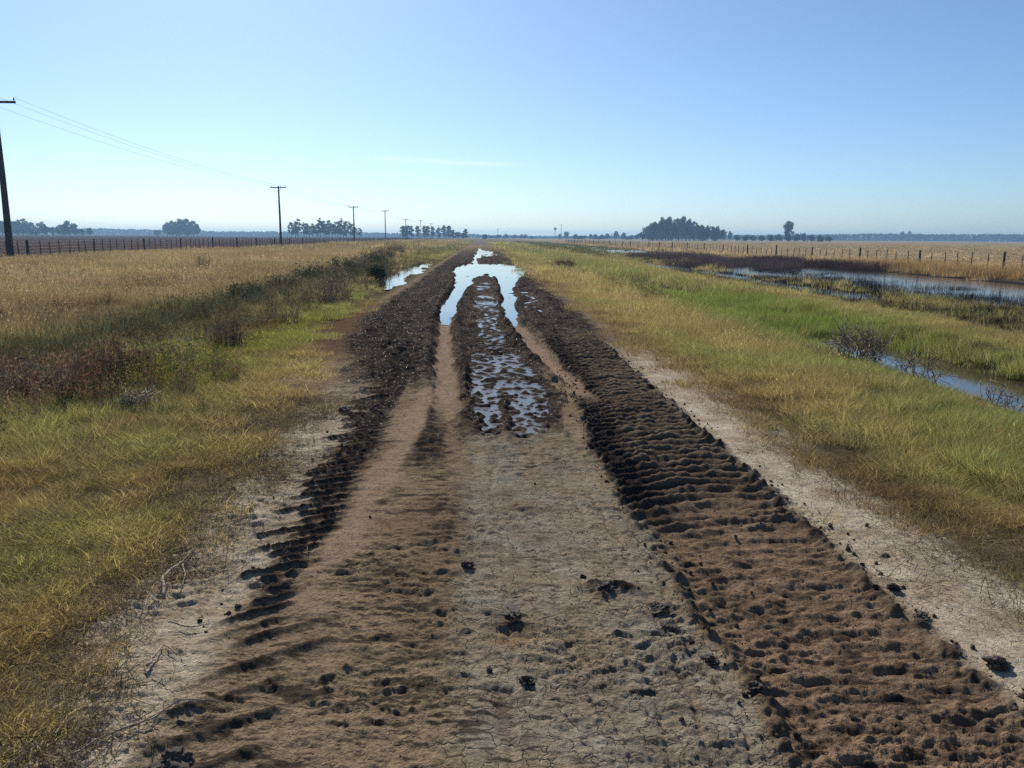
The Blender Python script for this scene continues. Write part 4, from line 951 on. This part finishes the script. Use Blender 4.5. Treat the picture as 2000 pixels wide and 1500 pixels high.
# ------------------------------------------------------------------ trees
def crown_mesh(name, lobes, nleaf, leaf, seed, fill=.45):
    rg = np.random.default_rng(seed); vols = np.array([l[3] * l[4] * l[5] for l in lobes]) ** .8; vols /= vols.sum()
    li = rg.choice(len(lobes), nleaf, p=vols); lb = np.array(lobes)[li]
    d = rg.normal(0, 1, (nleaf, 3)); d /= np.linalg.norm(d, axis=1)[:, None]; rr = rg.random(nleaf) ** fill * (1 + .12 * rg.normal(0, 1, nleaf))
    p = lb[:, :3] + d * rr[:, None] * lb[:, 3:6]
    u = rg.normal(0, 1, (nleaf, 3)); u /= np.linalg.norm(u, axis=1)[:, None]; v = np.cross(u, rg.normal(0, 1, (nleaf, 3))); v /= np.linalg.norm(v, axis=1)[:, None]
    L_ = (leaf * (.5 + rg.random(nleaf)))[:, None]
    V = np.stack([p - u * L_ * .6, p + v * L_ * .4, p + u * L_ * .6, p - v * L_ * .4 + u * L_ * .1], 1).reshape(-1, 3)
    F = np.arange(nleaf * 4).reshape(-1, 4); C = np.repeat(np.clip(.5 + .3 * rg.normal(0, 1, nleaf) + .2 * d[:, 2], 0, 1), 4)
    return mesh_from(name, V, F, [MAT_CROWN], False, {'bc': ('FLOAT', C)})
def tree_proto(kind, seed):
    """12 m tall tree; returns trunk mesh, crown mesh"""
    rg = np.random.default_rng(seed); mb = MB(); lobes = []; H = 12.0
    if kind == 'dense':
        nb, c0, c1, w_, lr = 13, 3.0, 10.4, 4.2, 2.0; nl, leaf = 2600, .62; tr = .35
    elif kind == 'sparse':
        nb, c0, c1, w_, lr = 13, 3.6, 11.0, 2.9, 1.25; nl, leaf = 1500, .50; tr = .24
    elif kind == 'slim':
        nb, c0, c1, w_, lr = 10, 2.5, 10.8, 2.0, 1.35; nl, leaf = 1700, .55; tr = .28
    else:
        nb, c0, c1, w_, lr = 10, 2.0, 9.0, 4.5, 2.6; nl, leaf = 1500, .7; tr = .3
    lean = rg.normal(0, .35, 2)
    axis = lambda t: np.array([lean[0] * t * t, lean[1] * t * t, H * .93 * t])
    mb.tube([axis(t) - np.array([0, 0, .4 * (t == 0)]) for t in np.linspace(0, 1, 7)], tr * np.array([1.25, .95, .8, .62, .45, .28, .12]), 8)
    for k in range(nb):
        zc = c0 + (c1 - c0) * (k + .5) / nb + rg.normal(0, .4); a = k * 2.4 + rg.normal(0, .5)
        prof = math.sin(math.pi * min(1, max(.12, (zc - c0 * .5) / (H - c0 * .5)))) ** .6
        rr = w_ * prof * (.35 + .65 * rg.random()) * (.9 if kind == 'dense' else .85)
        q = axis(max(.1, (zc - 1.3) / H)); e_ = np.array([q[0] + math.cos(a) * rr, q[1] + math.sin(a) * rr, zc])
        mid = (q + e_) / 2 + np.array([0, 0, -.25 + .2 * rg.random()])
        mb.tube([q, mid, e_], [tr * .34, tr * .24, tr * .08], 5)
        for s in range(2):
            e2 = e_ + rg.normal(0, lr * .5, 3); mb.tube([mid + (e_ - mid) * .4, e2], [tr * .14, tr * .04], 4)
        s_ = lr * (.75 + .5 * rg.random()); lobes.append((*e_, s_, s_, s_ * .72))
        if rg.random() < .6: lobes.append((*(e_ + rg.normal(0, lr * .7, 3)), s_ * .55, s_ * .55, s_ * .45))
    tp = axis(1.0); lobes.append((tp[0], tp[1], H - lr * .5, lr * .9, lr * .9, lr * .55))
    return mb.mesh('trunk', [MAT_BARK]), crown_mesh('crown', lobes, nl, leaf, seed + 500)
PRO = {k: [tree_proto(k, 200 + 10 * j + s) for s in range(n)] for j, (k, n) in enumerate([('dense', 4), ('sparse', 4), ('slim', 3), ('bush', 3)])}
def hz(px): return 455.3 + px * .0068
trng = np.random.default_rng(5)
def trees(lst, d, kind, name, lab, group, wk=None):
    for i, (px, top, wpx) in enumerate(lst):
        dd = d * (1 + .05 * trng.normal()); x, y, _ = at_y(px, hz(px) + 3, dd); dist = math.hypot(x, y)
        ztop = at_y(px, top, dd)[2]; hgt = max(2.5, ztop); wid = wpx / FPX * dd
        tm, cm = PRO[kind][trng.integers(len(PRO[kind]))]
        nat = {'dense': 10.0, 'sparse': 6.6, 'slim': 5.6, 'bush': 12.5}[kind]
        L_ = lab if isinstance(lab, str) else lab[i]
        root = empty(name, (x, y, 0), L_, 'tree', group, trng.random() * 6.28)
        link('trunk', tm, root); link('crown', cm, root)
        root.scale = (wid / nat, wid / nat, hgt / 12.0)
trees([(-15, 430, 44), (5, 431, 34), (24, 432, 36), (45, 427, 32), (60, 434, 26), (84, 433, 20), (92, 442, 18), (103, 443, 12), (120, 439, 24), (136, 431, 30), (147, 439, 18), (160, 447, 16), (176, 445, 12), (35, 443, 40), (70, 445, 34), (125, 446, 36)], 700, 'dense', 'distant_tree',
      'hazy blue distant tree in the wood behind the nearest pole at far left', 'trees of the far left wood')
trees([(327, 434, 20), (337, 431, 20), (350, 427, 26), (364, 427, 26), (378, 431, 20), (386, 437, 12), (345, 440, 40), (368, 440, 40), (308, 449, 18)], 800, 'dense', 'distant_tree',
      'hazy tree in the round clump standing alone left of the second pole', 'trees of the round left clump')
trees([(570, 434, 18), (582, 427, 17), (594, 437, 16), (599, 436, 14), (611, 436, 14), (626, 430, 20), (633, 431, 18), (643, 430, 14), (655, 433, 15), (665, 431, 20), (676, 432, 18), (685, 436, 16), (703, 445, 12), (577, 439, 18), (604, 441, 18), (619, 438, 18), (638, 437, 20), (649, 438, 18), (660, 440, 20), (671, 440, 20), (691, 443, 16)], 600, 'sparse', 'slender_tree',
      'tall slender tree with sky showing between trunks, behind the third pole', 'row of slender trees left of the road')
trees([(788, 441, 15), (796, 440, 15), (804, 441, 13), (816, 441, 12), (829, 441, 12), (835, 441, 12), (845, 442, 11), (857, 444, 12), (868, 440, 15), (877, 441, 15), (885, 449, 14), (895, 453, 18), (910, 447, 12), (905, 455, 14)], 650, 'slim', 'dark_tree',
      'dark blue-green tree in the group just left of where the road vanishes', 'dark trees left of the road end')
trees([(946, 457, 13)], 520, 'bush', 'roadside_bush', 'small round dark bush at the far end of the road', None)
trees([(958, 460, 16), (972, 458, 18), (988, 457, 16), (1004, 458, 18), (1018, 457, 10), (1026, 457, 10), (1040, 461, 16)], 900, 'bush', 'low_tree', 'low hazy tree just right of where the road vanishes', 'low trees right of the road end')
trees([(1093, 456, 8), (1106, 452, 14), (1124, 457, 12), (1140, 460, 12), (1154, 457, 9), (1163, 457, 9), (1177, 458, 12), (1186, 456, 12), (1203, 451, 13), (1217, 454, 12), (1232, 459, 12), (1244, 457, 12), (1130, 462, 30), (1170, 462, 40), (1225, 462, 30)], 780, 'dense', 'horizon_tree',
      'small tree in the uneven row left of the big grove', 'trees left of the big grove')
trees([(1255, 452, 16), (1266, 440, 20), (1277, 433, 22), (1292, 424, 22), (1305, 423, 20), (1320, 426, 20), (1332, 422, 22), (1345, 427, 18), (1356, 432, 18), (1369, 439, 16), (1381, 440, 14), (1392, 442, 14), (1400, 441, 14), (1412, 448, 14), (1425, 451, 9), (1285, 440, 34), (1312, 436, 34), (1340, 440, 34), (1368, 448, 30), (1395, 452, 28), (1268, 452, 24)], 600, 'dense', 'grove_tree',
      'tree of the big dark rounded grove right of the road', 'trees of the big grove')
trees([(1275, 438, 46), (1300, 429, 46), (1325, 427, 46), (1348, 432, 44), (1372, 442, 40), (1398, 446, 36)], 620, 'bush', 'grove_tree',
      'broad tree deep inside the big dark rounded grove right of the road', 'trees of the big grove')
trees([(1539, 431, 24)], 560, 'dense', 'lone_tree', 'single round-topped tree rising alone above the low hedge on the right', None)
trees([(1440, 458, 18), (1455, 459, 18), (1470, 459, 22), (1488, 459, 22), (1505, 458, 22), (1522, 457, 22), (1540, 457, 24), (1556, 456, 22), (1570, 455, 18), (1585, 458, 22), (1602, 460, 22), (1620, 460, 18)], 560, 'bush', 'hedge_tree',
      'low bushy tree in the hedge running under the single tree', 'low hedge trees on the right')
trees([(1762, 452, 12), (1775, 451, 9)], 1300, 'dense', 'far_tree', 'small tree standing above the far dark wood near the right edge', 'trees above the far right wood')

def far_woods(name, lab, pxs, tops, d, n, leaf, seed):
    rg = np.random.default_rng(seed); px = pxs[0] + (pxs[-1] - pxs[0]) * rg.random(n)
    dd = d * (1 + .03 * rg.random(n)); X = np.array([at_y(a, 468, 1.0)[0] for a in px]) * dd; Y = dd
    top = np.interp(px, pxs, tops) + 1.2 * perlin(px / 14, px * 0, seed) + .8 * perlin(px / 4, px * 0, seed + 1)
    zt = np.array([at_y(a, b, 1.0)[2] - CAM[2] for a, b in zip(px, top)]) * dd + CAM[2]
    z = (np.maximum(zt, 3) + 2) * rg.random(n) ** .9 - 2
    p = np.stack([X, Y, z], 1); u = rg.normal(0, 1, (n, 3)); u /= np.linalg.norm(u, axis=1)[:, None]; v = np.cross(u, rg.normal(0, 1, (n, 3))); v /= np.linalg.norm(v, axis=1)[:, None]
    L_ = (leaf * (.5 + rg.random(n)))[:, None]
    V = np.stack([p - u * L_, p + v * L_ * .7, p + u * L_, p - v * L_ * .7], 1).reshape(-1, 3)
    o = link(name, mesh_from(name, V, np.arange(n * 4).reshape(-1, 4), [MAT_CROWN], False, {'bc': ('FLOAT', np.repeat(rg.random(n), 4))}))
    tag(o, lab, 'woods', None, 'stuff')
far_woods('far_woods', 'far blue line of woods along the left horizon', [-250, 0, 170, 300, 400, 470, 600, 720, 780, 900, 950], [440, 444, 447, 449, 452, 453, 453, 455, 456, 457, 459], 1500, 22000, 1.8, 3)
far_woods('far_woods', 'far dark blue line of woods along the right horizon', [930, 1050, 1250, 1420, 1600, 1700, 1850, 2000, 2250], [460, 462, 461, 460, 459, 457, 458, 458, 459], 1300, 24000, 1.6, 4)

# ------------------------------------------------------------------ haze
hb = MB(); hb.box((0, 0, 9.2), (5950, 5950, 24))
hm, hnt, hout = new_mat('haze_air'); pv = N(hnt, 'ShaderNodeVolumePrincipled')
pv.inputs['Color'].default_value = (.40, .68, 1.0, 1); pv.inputs['Density'].default_value = 0.00042; pv.inputs['Anisotropy'].default_value = 0.30
hnt.links.new(pv.outputs[0], hout.inputs['Volume'])
tag(link('haze', hb.mesh('haze', [hm], False)), 'thin pale blue haze lying over the plain', 'haze', None, 'stuff')
